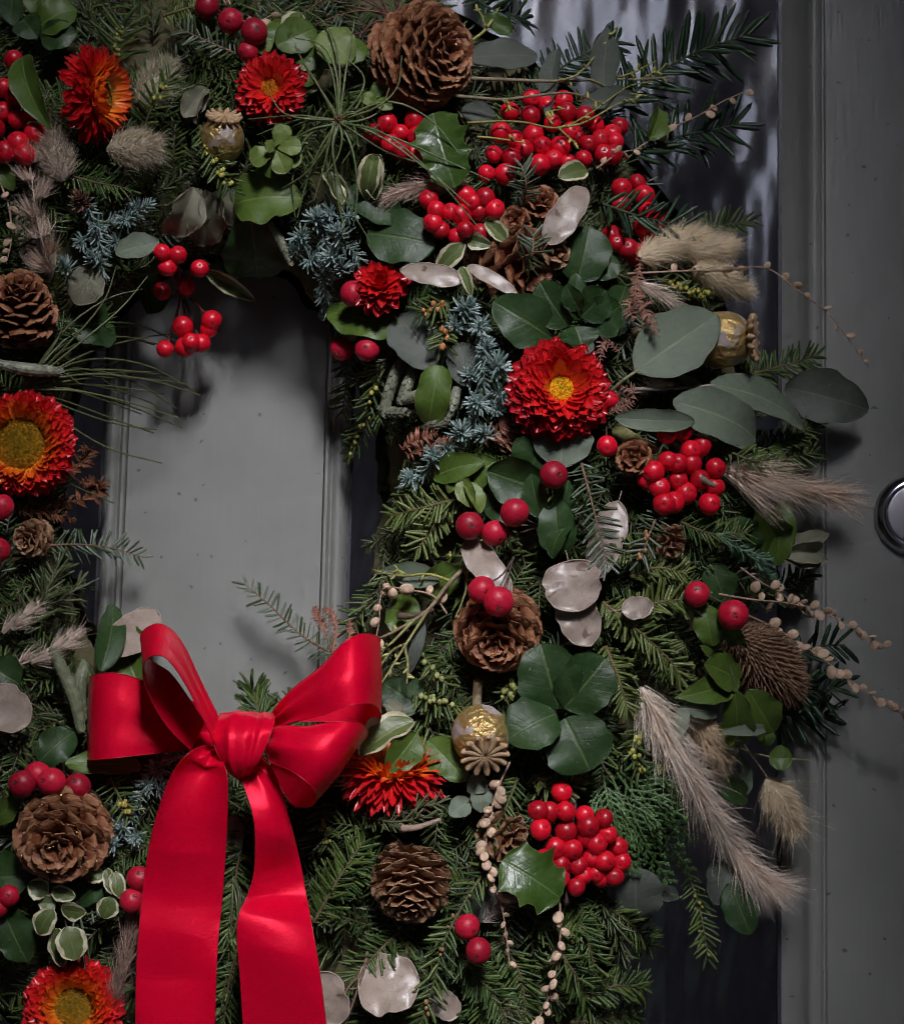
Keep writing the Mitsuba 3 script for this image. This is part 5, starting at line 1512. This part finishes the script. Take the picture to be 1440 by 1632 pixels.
spray('variegated_sprig', 'cream-edged leaves between the glittered cone and the bottom left flower', 'leaf sprig', [[(75, 1400, 10), (95, 1440, 35), (110, 1490, 40)]],
      [(75, 1425, 46, 1408, 34, 40, 46, 'variegated'), (82, 1420, 120, 1430, 24, 44, 50, 'variegated'), (98, 1448, 138, 1452, 28, 46, 56, 'variegated', {'roll': 30}), (85, 1450, 60, 1490, 36, 44, 46, 'variegated'), (105, 1478, 122, 1530, 46, 50, 52, 'variegated', {'roll': -15}), (92, 1480, 100, 1540, 34, 44, 40, 'variegated', {'roll': 25}), (90, 1440, 62, 1440, 30, 36, 40, 'variegated')], sc=(.16, .12, .07))
spray('variegated_sprig', 'small cream-edged leaves left of the dim hips by the bow tail', 'leaf sprig', [[(160, 1370, 5), (178, 1430, 30)]],
      [(170, 1385, 180, 1425, 20, 34, 40, 'variegated'), (182, 1390, 192, 1430, 24, 36, 42, 'variegated'), (178, 1430, 165, 1465, 32, 36, 36, 'variegated'), (165, 1390, 138, 1402, 26, 26, 30, 'variegated'), (168, 1405, 120, 1440, 42, 10, 14, 'laurel')])
one_leaf('variegated_leaf', 'large cream and green leaf lying over the fiery flower', 'variegated', 660, 1150, 576, 1208, 54, 92, 100, shape='oval', fold=.4, roll=30, wave=.06)
one_leaf('variegated_leaf', 'green leaf beside the large cream one over the fiery flower', 'ivy', 664, 1168, 618, 1230, 50, 98, 104, shape='oval', fold=.3, roll=-24)
one_leaf('variegated_leaf', 'curled brown-edged cream leaf hanging into the hole', 'variegated', 328, 432, 408, 480, 26, 32, 44, shape='point', fold=.5, roll=20)
one_leaf('variegated_leaf', 'green leaf with pale rim above the upright pod', 'variegated', 890, 282, 938, 268, 34, 58, 60, shape='oval', fold=.2)
one_leaf('variegated_leaf', 'cream streaked leaf below the middle red berries', 'variegated', 698, 432, 740, 388, 32, 34, 42, shape='oval', fold=.3)
one_leaf('variegated_leaf', 'second cream streaked leaf right below the middle red berries', 'variegated', 745, 380, 785, 392, 26, 40, 44, shape='point', fold=.4, roll=25)
one_leaf('variegated_leaf', 'folded cream-green leaf right of the middle red berries', 'variegated', 775, 352, 808, 386, 26, 42, 46, fold=.5)
one_leaf('variegated_leaf', 'narrow cream leaf pointing down beside the long pod', 'variegated', 735, 425, 752, 475, 18, 50, 50, fold=.4, shape='point')
one_leaf('variegated_leaf', 'small yellow-edged leaf above the curled brown stems at the right', 'variegated', 1000, 150, 960, 175, 30, 30, 34)
pods_dry('dried_leaf', 'dried grey-green leaves huddled above the hanging berries', 318, 300, 298, 385, 74, 30, n=3)
pods_dry('dried_leaf', 'dull folded leaf right of the huddled dried leaves', 355, 300, 372, 365, 60, 24, n=2)
pods_dry('dried_leaf', 'dry cream-edged leaf jutting out over the glass edge at the right', 1242, 880, 1315, 875, 46, 34, n=3)
pods_dry('dried_leaf', 'rolled green husk above the thin plume', 600, 245, 592, 318, 46, 38, 'variegated', 2)
pods_dry('dried_leaf', 'rolled cream husk left of the rolled green one', 515, 268, 548, 325, 40, 32, 'variegated', 2)
pods_dry('dried_leaf', 'dried brown leaf right of the fiery flower bow', 612, 1120, 640, 1160, 34, 30, n=1)
pods_dry('dried_leaf', 'crumpled grey leaf right of the side-on flower', 330, 140, 300, 190, 50, 14, n=2)

# ---------------------------------------------------------------- conifer sprigs
C = 'sprig'
conifer('yew_sprig', 'large dark yew sprig reaching up to the top right against the glass', C, 'yew', [[(985, 165, 10), (1070, 103, 30), (1130, 75, 40), (1195, 54, 40)]], 1.22, 1.0)
conifer('yew_sprig', 'dark yew sprig below the top right one, pointing right', C, 'yew', [[(1010, 245, 10), (1080, 218, 32), (1130, 208, 40), (1180, 196, 40)]], 1.08, 1.0)
conifer('yew_sprig', 'dark yew tips behind the upper grey leaves', C, 'yew', [[(850, 150, 5), (905, 100, 20), (985, 62, 20)]], .85, 1.1)
conifer('yew_sprig', 'dark sprig lying across the berries at the upper right', C, 'yew', [[(960, 325, 40), (1020, 345, 52), (1095, 362, 55)]], .85, 1.0)
conifer('yew_sprig', 'dark needles at the top edge right of the largest cone', C, 'yew', [[(730, -25, 30), (780, 12, 42), (838, 30, 40)]], .75, 1.3)
conifer('yew_sprig', 'dark yew needles fanning out over the stile below the teasel', C, 'yew', [[(1200, 1085, 0), (1270, 1105, 20), (1335, 1095, 30)], [(1190, 1110, -5), (1255, 1140, 10), (1320, 1140, 18)]], .9, 1.3)
conifer('yew_sprig', 'few dark needles at the right behind the seed stems', C, 'yew', [[(1265, 1045, 20), (1310, 1030, 30), (1345, 1028, 35)]], .8, 1.0)
conifer('yew_sprig', 'dark leafy yew sprig with buds at the upper left', C, 'yew_green', [[(182, 110, 5), (188, 70, 28), (196, 30, 36)]], 1.35, 1.3, buds=(16, 3.2, (.22, .22, .05)))
conifer('yew_sprig', 'green yew tip with buds over the greenish bunny tail', C, 'yew_green', [[(225, 215, 30), (245, 165, 62), (272, 120, 70)]], .95, 1.2, buds=(14, 3.4, (.30, .30, .07)))
conifer('yew_sprig', 'drooping yew tip with yellow buds below the grey poppy head', C, 'yew_green', [[(318, 200, 40), (338, 250, 58), (372, 305, 62)]], .85, 1.4, buds=(24, 3.4, (.42, .42, .09)))
conifer('yew_sprig', 'thin yew sprig drooping along the inner rail of the hole', C, 'yew_green', [[(562, 545, 20), (553, 600, 30), (546, 660, 26)]], .85, 1.0, spread=.2)
conifer('yew_sprig', 'yew tip with yellow buds hanging over the dark glass beside the hole', C, 'yew_green', [[(605, 570, 15), (590, 640, 28), (575, 690, 34), (553, 730, 36)]], .85, 1.0, buds=(22, 3.4, (.40, .40, .09)))
conifer('yew_sprig', 'yew with pale green buds under the budded twig', C, 'yew_green', [[(660, 1030, 14), (690, 1065, 34), (712, 1090, 38)], [(655, 1100, 12), (690, 1118, 28), (742, 1128, 36)]], .85, 1.3, buds=(14, 4.0, (.34, .38, .14)))
conifer('yew_sprig', 'budded yew tip right of the rosette cone and above the dark rosette', C, 'yew_green', [[(828, 1078, 15), (812, 1100, 30), (806, 1118, 34)]], .8, 1.2, buds=(14, 4.0, (.38, .42, .13)))
conifer('yew_sprig', 'yew tip with yellow buds beside the long pale plume', C, 'yew_green', [[(1028, 1140, 15), (1012, 1190, 34), (1018, 1235, 36)], [(1050, 1160, 12), (1058, 1210, 26), (1045, 1250, 28)]], .85, 1.1, buds=(18, 3.6, (.36, .38, .08)))
conifer('yew_sprig', 'hanging dark yew tips low over the glass at the bottom right', C, 'yew_green', [[(1095, 1390, 0), (1115, 1450, 14), (1128, 1530, 16)]], .8, 1.2, buds=(12, 3.2, (.26, .25, .06)))
conifer('yew_sprig', 'budded yew tip between the bow and the lower fir needles', C, 'yew_green', [[(520, 1280, 15), (517, 1315, 30), (521, 1350, 32)]], .85, 1.5, buds=(16, 3.6, (.32, .34, .09)))
conifer('yew_sprig', 'small yew tip with yellow buds right of the glittered cone', C, 'yew_green', [[(175, 1240, 25), (195, 1280, 44), (208, 1305, 46)]], .85, 1.1, buds=(9, 4.0, (.34, .28, .06)))
conifer('yew_sprig', 'yellow-budded yew stem under the cream bunny tail', C, 'yew_green', [[(1040, 440, 20), (1085, 460, 30), (1130, 470, 32)]], .6, 1.2, buds=(34, 3.6, (.36, .34, .07)))
conifer('yew_sprig', 'green yew tip against the glass right above the bunny tails', C, 'yew_green', [[(1085, 370, 20), (1140, 360, 32), (1200, 352, 34)]], .9, 1.2)
conifer('yew_sprig', 'slanting yew sprig with small buds below the hips at the bottom centre', C, 'yew_green', [[(800, 1350, 25), (745, 1430, 45), (708, 1500, 52), (690, 1570, 50), (668, 1640, 45)]], .95, 1.0, buds=(12, 3.2, (.28, .17, .08)))
conifer('fir_sprig', 'fresh green fir sprig at the lower right of the glass', C, 'fir', [[(880, 1500, 10), (920, 1560, 40), (960, 1640, 45)], [(905, 1440, 5), (935, 1500, 30), (950, 1560, 40)]], 1.25, 1.1)
conifer('fir_sprig', 'fir fan pointing right at the bottom edge', C, 'fir', [[(930, 1590, 25), (980, 1572, 46), (1028, 1575, 48)], [(910, 1630, 25), (960, 1625, 44), (1010, 1620, 46)]], 1.15, 1.2)
conifer('fir_sprig', 'flat dark fir sprig right of the bow tail', C, 'fir', [[(500, 1470, 10), (540, 1400, 34), (580, 1340, 40)], [(500, 1420, 5), (560, 1395, 20), (600, 1370, 26)]], 1.3, 1.1)
conifer('fir_sprig', 'bright green fir tip left of the middle hips beside the glass', C, 'pale_fir', [[(745, 790, 22), (690, 805, 38), (625, 822, 42)], [(720, 800, 15), (690, 840, 26), (665, 875, 28)]], 1.15, .9)
conifer('fir_sprig', 'pale green fir sprig below the tall silvery pod', C, 'pale_fir', [[(960, 960, 30), (1010, 1000, 56), (1060, 1045, 62), (1085, 1080, 60)], [(985, 985, 25), (1050, 960, 50), (1110, 955, 55)]], 1.25, 1.0)
conifer('fir_sprig', 'pale green fir tip right of the small cone', C, 'pale_fir', [[(1005, 920, 25), (1045, 905, 46), (1095, 915, 48)]], .95, 1.1)
conifer('fir_sprig', 'pale needle fan hanging right of the dark rosette', C, 'pale_fir', [[(965, 1030, 20), (985, 1080, 44), (1000, 1130, 46)]], 1.1, 1.2)
conifer('fir_sprig', 'fir tip right of the gilded poppy head over the stile', C, 'fir', [[(1180, 600, 15), (1240, 585, 32), (1302, 566, 38)]], 1.1, 1.2)
conifer('fir_sprig', 'fir tip below the long pointed leaf over the stile', C, 'fir', [[(1180, 715, 10), (1240, 705, 26), (1300, 675, 34)], [(1170, 730, 5), (1240, 730, 18), (1300, 722, 22)]], 1.0, 1.2)
conifer('fir_sprig', 'fir fan standing up in the hole behind the bow knot', C, 'fir', [[(420, 1160, 40), (408, 1120, 64), (400, 1092, 64)]], 1.3, 1.7, spread=.5)
conifer('fir_sprig', 'dim fir sprig at the left edge above the bow', C, 'rosemary', [[(40, 1010, 15), (70, 950, 32), (92, 900, 36)], [(60, 990, 10), (95, 960, 24), (128, 930, 26)]], 1.7, .9)
conifer('fir_sprig', 'dark fir tip behind the seed stems at the right', C, 'fir', [[(1190, 955, 0), (1240, 940, 14), (1290, 915, 18)]], 1.1, 1.1)
conifer('fir_sprig', 'fir needles hanging under the round slate leaf', C, 'rosemary', [[(960, 1440, 10), (985, 1490, 24), (990, 1535, 26)]], 1.3, 1.0)
conifer('fir_sprig', 'grey-green fir needles over the pale brown cone', C, 'rosemary', [[(560, 1290, 30), (620, 1310, 84), (690, 1300, 90)], [(620, 1310, 60), (660, 1290, 86), (700, 1280, 84)]], 1.0, 1.0)
conifer('fir_sprig', 'dark fir between the bow tails', C, 'fir', [[(395, 1300, -5), (375, 1400, 10), (362, 1500, 10)], [(395, 1450, -5), (368, 1550, 10), (355, 1640, 10)]], 1.3, 1.0)
conifer('hemlock_sprig', 'silvery hemlock sprig with a thin stem pointing into the hole at the left', C, 'hemlock', [[(55, 872, 20), (110, 868, 44), (170, 872, 52), (228, 888, 48)]], 1.15, .95)
conifer('hemlock_sprig', 'hemlock sprig reaching up into the hole above the bow', C, 'hemlock', [[(540, 1048, 34), (480, 1012, 50), (430, 965, 55), (388, 930, 50)]], 1.0, .9)
conifer('hemlock_sprig', 'small hemlock tip with orange buds in the middle of the wreath', C, 'yew_green', [[(720, 470, 30), (690, 490, 52), (668, 498, 56)], [(715, 500, 30), (705, 540, 54), (700, 555, 56)]], .85, 1.5, buds=(8, 4.2, (.48, .20, .07)))
conifer('hemlock_sprig', 'blue-green hemlock tip over the half hidden cone', C, 'hemlock', [[(835, 425, 40), (848, 402, 72), (850, 372, 74)], [(835, 318, 30), (838, 290, 62), (830, 262, 62)]], 1.1, 1.5)
conifer('hemlock_sprig', 'hemlock needles falling past the tall silvery pod', C, 'hemlock', [[(925, 735, 32), (940, 790, 66), (955, 850, 72), (968, 905, 70)]], 1.35, .9)
conifer('hemlock_sprig', 'hemlock twig with orange buds left of the small brown cone', C, 'hemlock', [[(1050, 815, 30), (1035, 850, 60), (1020, 895, 62)]], 1.2, 1.0, buds=(8, 3.6, (.36, .19, .09)))
conifer('hemlock_sprig', 'hemlock tip drooping across the beige plume', C, 'yew_green', [[(1150, 715, 40), (1200, 735, 82), (1260, 748, 84)]], .8, 1.0)
conifer('hemlock_sprig', 'silvery hemlock tip at the top left above the poppy', C, 'hemlock', [[(375, 85, 25), (330, 65, 42), (285, 45, 42)]], 1.1, 1.1)
conifer('hemlock_sprig', 'green hemlock below the cream bunny tails behind the broad leaf', C, 'hemlock', [[(1060, 505, 0), (1020, 520, 16), (985, 560, 18)]], 1.1, 1.1)
conifer('hemlock_sprig', 'hemlock tip hanging beside the small seed pods right of the poppy crown', C, 'yew_green', [[(825, 1240, 20), (800, 1300, 40), (770, 1345, 44)]], .8, 1.2)
juniper('juniper_sprig', 'blue juniper stars trailing down the middle left of the large red flower', [(740, 492, 46, 30), (765, 520, 44, 26), (725, 520, 36, 26), (792, 586, 62, 34), (762, 642, 56, 28), (795, 628, 50, 24), (735, 690, 54, 28), (772, 692, 46, 24), (690, 728, 46, 26), (655, 762, 40, 24), (712, 715, 38, 24), (775, 555, 44, 24), (750, 600, 32, 24), (790, 650, 36, 22)],
        [[(750, 480, 20), (770, 560, 38), (760, 660, 36), (690, 740, 32), (640, 775, 30)]])
juniper('juniper_sprig', 'blue-green juniper mass at the top right corner of the hole', [(505, 350, 46, 28), (540, 372, 48, 28), (480, 378, 40, 26), (530, 410, 44, 28), (495, 415, 42, 26), (555, 345, 38, 22), (545, 428, 38, 24), (520, 440, 36, 24), (470, 400, 34, 22), (525, 340, 40, 22)],
        [[(500, 330, 20), (520, 390, 34), (518, 450, 34), (512, 500, 26)], [(540, 380, 20), (570, 410, 34), (560, 425, 34)], [(520, 460, 12), (530, 500, 22), (545, 535, 26)]])
juniper('juniper_sprig', 'grey-blue juniper beside the plume at the upper left', [(105, 425, 34, 22), (150, 412, 36, 22), (155, 360, 30, 22), (200, 350, 26, 22), (218, 330, 26, 20), (130, 385, 26, 20), (185, 385, 24, 22)], [[(125, 300, 10), (150, 350, 26), (160, 400, 34), (165, 440, 34)], [(150, 360, 14), (200, 345, 28), (240, 325, 28)]])
juniper('juniper_sprig', 'dim blue juniper left of the bow tail under the left loop', [(250, 1225, 30, 22), (278, 1205, 36, 20), (235, 1250, 28, 22), (195, 1318, 36, 22), (215, 1335, 30, 20), (180, 1345, 34, 20), (255, 1255, 20, 22)], [[(265, 1200, 10), (235, 1250, 22), (200, 1310, 28), (170, 1355, 30)]])
juniper('juniper_sprig', 'green juniper tip pointing down right above the seed stems', [(1232, 930, 52, 16)], [[(1120, 835, 25), (1175, 872, 52), (1215, 905, 56), (1240, 945, 52)], [(1190, 880, 30), (1215, 890, 46), (1228, 900, 46)]], kind='juniper_green')
juniper('juniper_sprig', 'dull brown star of needles at the left between plume and juniper', [(130, 322, 36, 26)], kind='juniper_brown')
pine('pine_sprig', 'star of long pine needles across the top of the wreath', (540, 192), [(395, 190, 40, 8), (410, 215, 45), (430, 150, 60, -10), (470, 60, 60, 20), (500, 70, 70, -20), (565, 30, 80, 10), (555, 95, 80, 24), (485, 105, 60), (640, 88, 130, 30), (620, 140, 90, 26), (610, 190, 60), (590, 215, 60), (780, 287, 70, 6), (735, 250, 70, 4), (762, 362, 70, 8), (748, 328, 66, -4), (670, 260, 60, 8), (590, 385, 55, 14), (563, 360, 55), (550, 372, 50, 6), (450, 300, 50, -8), (470, 345, 50, 10), (500, 320, 50), (415, 250, 40, 10), (470, 220, 45), (520, 280, 50), (480, 12, 60, 8), (545, 260, 60, 4)], h0=60)
pine('pine_sprig', 'long pine needles sweeping from the left edge into the hole', (40, 615), [(320, 630, 60, 4), (300, 612, 55, 8), (312, 625, 40, 0), (250, 685, 62, 26), (258, 738, 66, 36), (245, 690, 60, 18), (290, 682, 55, 16), (182, 802, 66, 54), (255, 648, 60, 8), (240, 592, 62, 12), (285, 545, 40, -8), (235, 440, 60, 16), (185, 425, 55, 20), (215, 520, 50, -10), (128, 612, 66, 6), (102, 495, 55, 8), (205, 600, 50), (270, 600, 45, 6), (225, 660, 50, 12), (200, 630, 50), (290, 530, 30, -12), (60, 640, 60), (190, 575, 44, -6), (262, 628, 30, 0)], col=(.085, .11, .045), bud=False, h0=25)
pine('pine_sprig', 'bundle of long brown pine needles above the largest cone', (640, 40), [(480, 15, 30, 8), (500, 40, 26), (520, -5, 34), (545, 25, 34), (560, -10, 36), (590, -15, 40), (575, 50, 30), (600, 10, 44), (530, 60, 20), (615, -20, 40), (565, 75, 24, -10)], col=(.14, .065, .045), w=3.2, bud=False, h0=30)
pine('pine_sprig', 'dim long needles between the bow tails at the bottom', (372, 1400), [(350, 1620, 20, 4), (362, 1600, 22), (372, 1560, 24), (345, 1540, 20), (380, 1500, 24), (366, 1640, 20, 8), (355, 1480, 16)], col=(.06, .08, .035), bud=False, h0=8)
cypress('cypress_sprig', 'flat lacy cypress spray right of the lowest red berries', [(960, 1220, 10), (985, 1260, 30), (1010, 1310, 40)], [[(960, 1235, 22), (975, 1300, 40), (1012, 1395, 42)], [(975, 1240, 28), (1010, 1320, 46), (1070, 1410, 44)], [(985, 1235, 26), (1040, 1310, 42), (1100, 1390, 38)], [(990, 1232, 22), (1050, 1280, 36), (1105, 1345, 34)], [(962, 1240, 14), (960, 1290, 22), (975, 1350, 26)], [(1000, 1225, 18), (1050, 1250, 26), (1090, 1300, 26)]])
# ---------------------------------------------------------------- twigs, scaly shoots, bracken
YB = (.30, .29, .085)
twig('yellow_twig', 'long bare twig with yellow-green tips under the grey leaves at the top right', [[(735, 124, 60), (800, 126, 66), (880, 129, 84), (960, 126, 84), (1020, 126, 80), (1075, 122, 75)], [(880, 130, 84), (920, 118, 88), (955, 80, 84), (985, 40, 78)], [(960, 127, 84), (1000, 118, 86), (1045, 97, 82)], [(940, 127, 84), (985, 145, 86), (1030, 152, 84)], [(1020, 126, 80), (1050, 112, 80), (1062, 100, 78)]], YB, 2.8, 4, (.42, .42, .10), bark=(.26, .23, .15))
twig('yellow_twig', 'bare branching twig crossing the front of the top berries', [[(725, 152, 60), (800, 158, 78), (850, 152, 90), (910, 148, 92), (960, 165, 90)], [(745, 195, 60), (820, 193, 86), (890, 203, 94), (940, 180, 94), (1000, 138, 88), (1040, 130, 85)], [(890, 203, 94), (930, 195, 94), (985, 165, 90), (1018, 155, 86)], [(760, 218, 60), (800, 222, 82), (838, 227, 88)], [(890, 203, 94), (910, 222, 92), (918, 232, 90)], [(800, 158, 78), (812, 170, 80), (822, 176, 80)], [(880, 198, 92), (870, 180, 94), (900, 172, 94)]], YB, 2.5, 3, (.42, .42, .10), bark=(.25, .22, .13))
twig('yellow_twig', 'budded pale twig leaning from the hips down to the bow loop', [[(752, 893, 40), (715, 930, 56), (682, 972, 70), (640, 1000, 82), (600, 1018, 88), (562, 1020, 84)], [(682, 972, 70), (645, 1030, 86), (620, 1070, 92), (597, 1105, 92)], [(660, 988, 78), (610, 1035, 92), (568, 1038, 92)], [(640, 1028, 86), (622, 1040, 90), (604, 1065, 90)], [(645, 1025, 84), (650, 1065, 76), (648, 1090, 72)], [(740, 905, 46), (742, 940, 44), (725, 985, 36)]], (.29, .29, .12), 3.2, 3, (.36, .37, .15), bark=(.26, .20, .12))
twig('yellow_twig', 'thin yellow twig above the pale leaf right of the hole', [[(718, 925, 40), (680, 915, 52), (640, 918, 56), (592, 908, 54)], [(640, 918, 56), (632, 905, 60), (627, 900, 60)], [(770, 860, 36), (730, 880, 44), (712, 890, 44)]], (.33, .33, .08), 2.2, 2)
twig('yellow_twig', 'small bare twig top centre with curled leaf buds', [[(742, 70, 50), (775, 45, 64), (800, 0, 66), (805, -20, 66)], [(775, 45, 64), (765, 20, 66), (755, 15, 66)]], YB, 2.4, 2)
twig('bare_branch', 'pale grey branch between the broad leaf and the small hip at the right', [[(960, 645, 40), (1000, 622, 56), (1060, 620, 56), (1140, 614, 52)]], (.30, .26, .24), 3.6, 0)
twig('bare_branch', 'thick green-brown branch above the small dark rosette cone', [[(980, 685, 20), (1010, 700, 36), (1045, 718, 34)]], (.17, .165, .06), 11, 0)
twig('bare_branch', 'cut branch end among the round red berries on the right', [[(1100, 750, 40), (1122, 766, 72), (1138, 775, 84)]], (.16, .13, .09), 6.0, 0)
twig('bare_branch', 'thin brown twigs beside the bow tail at the bottom', [[(590, 1500, 10), (575, 1560, 26), (548, 1640, 26)], [(578, 1550, 24), (552, 1580, 26), (530, 1640, 22)]], (.17, .11, .08), 2.8, 0)
twig('bare_branch', 'purple-brown stem rising through the lowest red berries', [[(912, 1240, 0), (914, 1290, 30), (908, 1360, 40), (902, 1440, 46)]], (.10, .05, .055), 4.2, 0)
twig('bare_branch', 'broken grey stick over the pale brown cone', [[(640, 1322, 100), (668, 1318, 108), (702, 1306, 106)]], (.33, .24, .18), 5.0, 0)
twig('bare_branch', 'thin stick with a cut end behind the round leaves right of the bow', [[(635, 982, 50), (655, 982, 50), (690, 972, 40)]], (.10, .07, .05), 5, 0)
scaly('scaly_shoot', 'bent grey-green scaly shoots below the dull oval leaf', [[(652, 558, 18), (632, 590, 40), (617, 635, 46), (614, 656, 46)], [(664, 572, 18), (652, 605, 38), (640, 636, 44)], [(634, 641, 44), (655, 634, 42), (680, 626, 36)], [(604, 650, 44), (622, 656, 44), (646, 657, 42)]], 8.5)
scaly('scaly_shoot', 'scaly shoots half hidden behind the hanging green leaf', [[(730, 610, 20), (722, 640, 32), (712, 662, 34)], [(672, 680, 30), (690, 676, 34), (710, 672, 30)]], 8.5)
scaly('scaly_shoot', 'scaly grey shoot pointing right at the left edge', [[(-10, 578, 45), (40, 588, 52), (92, 592, 52)]], 9)
scaly('scaly_shoot', 'two scaly shoots standing left of the bow loop', [[(130, 1168, 30), (118, 1110, 46), (86, 1040, 48)], [(132, 1150, 20), (126, 1100, 30), (134, 1062, 30)]], 10, (.15, .17, .10))
scaly('scaly_shoot', 'pale scaly shoot hanging at the top right edge of the hole', [[(430, 355, 40), (445, 380, 46), (462, 418, 46)]], 6.5, (.21, .23, .15))
fern('bracken', 'curled rusty bracken left of the hole', [[(80, 742, 10), (110, 752, 30), (132, 735, 34), (142, 718, 34), (128, 716, 36)], [(60, 800, 8), (110, 800, 24), (152, 790, 30), (156, 772, 32), (128, 768, 32)], [(40, 775, 5), (70, 770, 18), (95, 760, 20)], [(30, 815, 5), (75, 815, 18), (120, 830, 22)]], 22)
fern('bracken', 'rusty bracken tip above the right bow loop', [[(530, 1040, 55), (518, 1005, 60), (505, 980, 60), (502, 968, 60)], [(530, 1040, 55), (535, 1000, 62), (525, 975, 62), (514, 972, 62)], [(554, 1030, 60), (558, 1005, 62), (557, 988, 62)]], 11, (.25, .11, .07), 4)
fern('bracken', 'rusty bracken scrap below the scaly shoots', [[(640, 715, 35), (665, 700, 46), (695, 690, 48)], [(650, 725, 35), (690, 712, 42), (720, 705, 40)]], 18, (.24, .10, .06), 4)
fern('bracken', 'brown bracken behind the juniper left of the large red flower', [[(770, 705, 10), (795, 688, 24), (822, 668, 26)], [(790, 715, 10), (815, 700, 20), (825, 685, 22)]], 26, (.20, .085, .05))
fern('bracken', 'curled brown bracken hanging over the broad grey-green leaf', [[(1020, 420, 50), (1012, 465, 76), (1030, 500, 96), (1048, 535, 100)], [(1010, 470, 72), (1002, 490, 78), (1010, 510, 82)]], 16, (.24, .12, .08), 5)
fern('bracken', 'brown bracken curls beside the large red flower', [[(985, 560, 40), (962, 545, 60), (955, 580, 62)], [(990, 640, 50), (1010, 625, 66), (985, 615, 66)], [(965, 660, 40), (985, 650, 60), (1010, 640, 60)]], 14, (.22, .11, .08), 5)
conifer('fir_sprig', 'fir sprig hanging between the large grey pod and the lowest pod stem', C, 'fir', [[(740, 1540, 5), (790, 1590, 26), (812, 1650, 28)], [(800, 1500, 0), (830, 1560, 22), (838, 1640, 24)]], 1.25, 1.1)
conifer('fir_sprig', 'shaded fir sprig under the two low hips', C, 'fir', [[(700, 1490, -5), (760, 1560, 14), (770, 1630, 16)]], 1.2, 1.2)
conifer('fir_sprig', 'dark fir below the pale brown cone', C, 'fir', [[(640, 1480, -5), (600, 1520, 16), (560, 1560, 16)], [(650, 1500, -8), (640, 1550, 8), (600, 1600, 8)]], 1.2, 1.1)
conifer('fir_sprig', 'fir sprig left of the round slate leaf', C, 'fir', [[(830, 1440, 0), (870, 1480, 20), (930, 1475, 24)], [(960, 1440, 0), (1000, 1470, 18), (1040, 1510, 18)]], 1.1, 1.1)
conifer('fir_sprig', 'olive needle sprig under the broad green leaf beside the hole', C, 'rosemary', [[(640, 560, 10), (610, 585, 26), (575, 608, 28)]], 1.1, 1.0)
conifer('fir_sprig', 'bright fir tip between the small brown cone and the round pod', C, 'pale_fir', [[(1060, 890, 24), (1015, 872, 46), (975, 885, 48)]], .9, 1.1)
conifer('fir_sprig', 'green needles below the round berry bunch on the right', C, 'fir', [[(1080, 830, 18), (1130, 850, 36), (1190, 850, 36)]], 1.05, 1.2)
conifer('yew_sprig', 'short yew tip left of the pale brown cone', C, 'yew_green', [[(610, 1345, 15), (570, 1320, 34), (535, 1312, 36)]], .9, 1.2)
conifer('fir_sprig', 'fir tip under the side-on flower at the upper left', C, 'fir', [[(95, 275, 10), (150, 290, 30), (205, 300, 32)]], 1.05, 1.1)
conifer('fir_sprig', 'fir tip at the top edge between the hips and the side-on flower', C, 'pale_fir', [[(260, 25, 10), (300, 12, 30), (345, -8, 32)]], .95, 1.0)
conifer('yew_sprig', 'green yew tip above the blue juniper at the top of the hole', C, 'yew_green', [[(480, 300, 15), (500, 270, 34), (515, 235, 36)]], .9, 1.1)
conifer('hemlock_sprig', 'light hemlock tip right of the rosette cone', C, 'hemlock', [[(870, 1060, 15), (905, 1015, 36), (930, 985, 38)]], 1.0, 1.1)
conifer('fir_sprig', 'fir needles left of the cypress spray under the dark rosette', C, 'pale_fir', [[(850, 1235, 5), (880, 1260, 26), (925, 1240, 28)]], .95, 1.0)
conifer('yew_sprig', 'yew tip beside the thin stem of the lower hips', C, 'yew_green', [[(690, 1420, 10), (720, 1440, 30), (735, 1400, 32)]], .8, 1.2)
spray('box_sprig', 'small fresh leaves between the middle berries and the large cone', 'leaf sprig', [[(590, 180, 20), (600, 150, 40)]], [(598, 165, 575, 150, 24, 44, 50, 'fresh'), (600, 160, 625, 172, 22, 44, 48, 'fresh'), (598, 155, 606, 128, 22, 44, 50, 'ivy')], sc=(.15, .18, .07))
spray('box_sprig', 'light green leaves at the right below the long pointed leaf', 'leaf sprig', [[(1210, 690, 12), (1235, 725, 30)]], [(1225, 715, 1255, 735, 28, 34, 38, 'ivy'), (1220, 720, 1205, 750, 28, 32, 36, 'ivy')], sc=(.15, .18, .07))
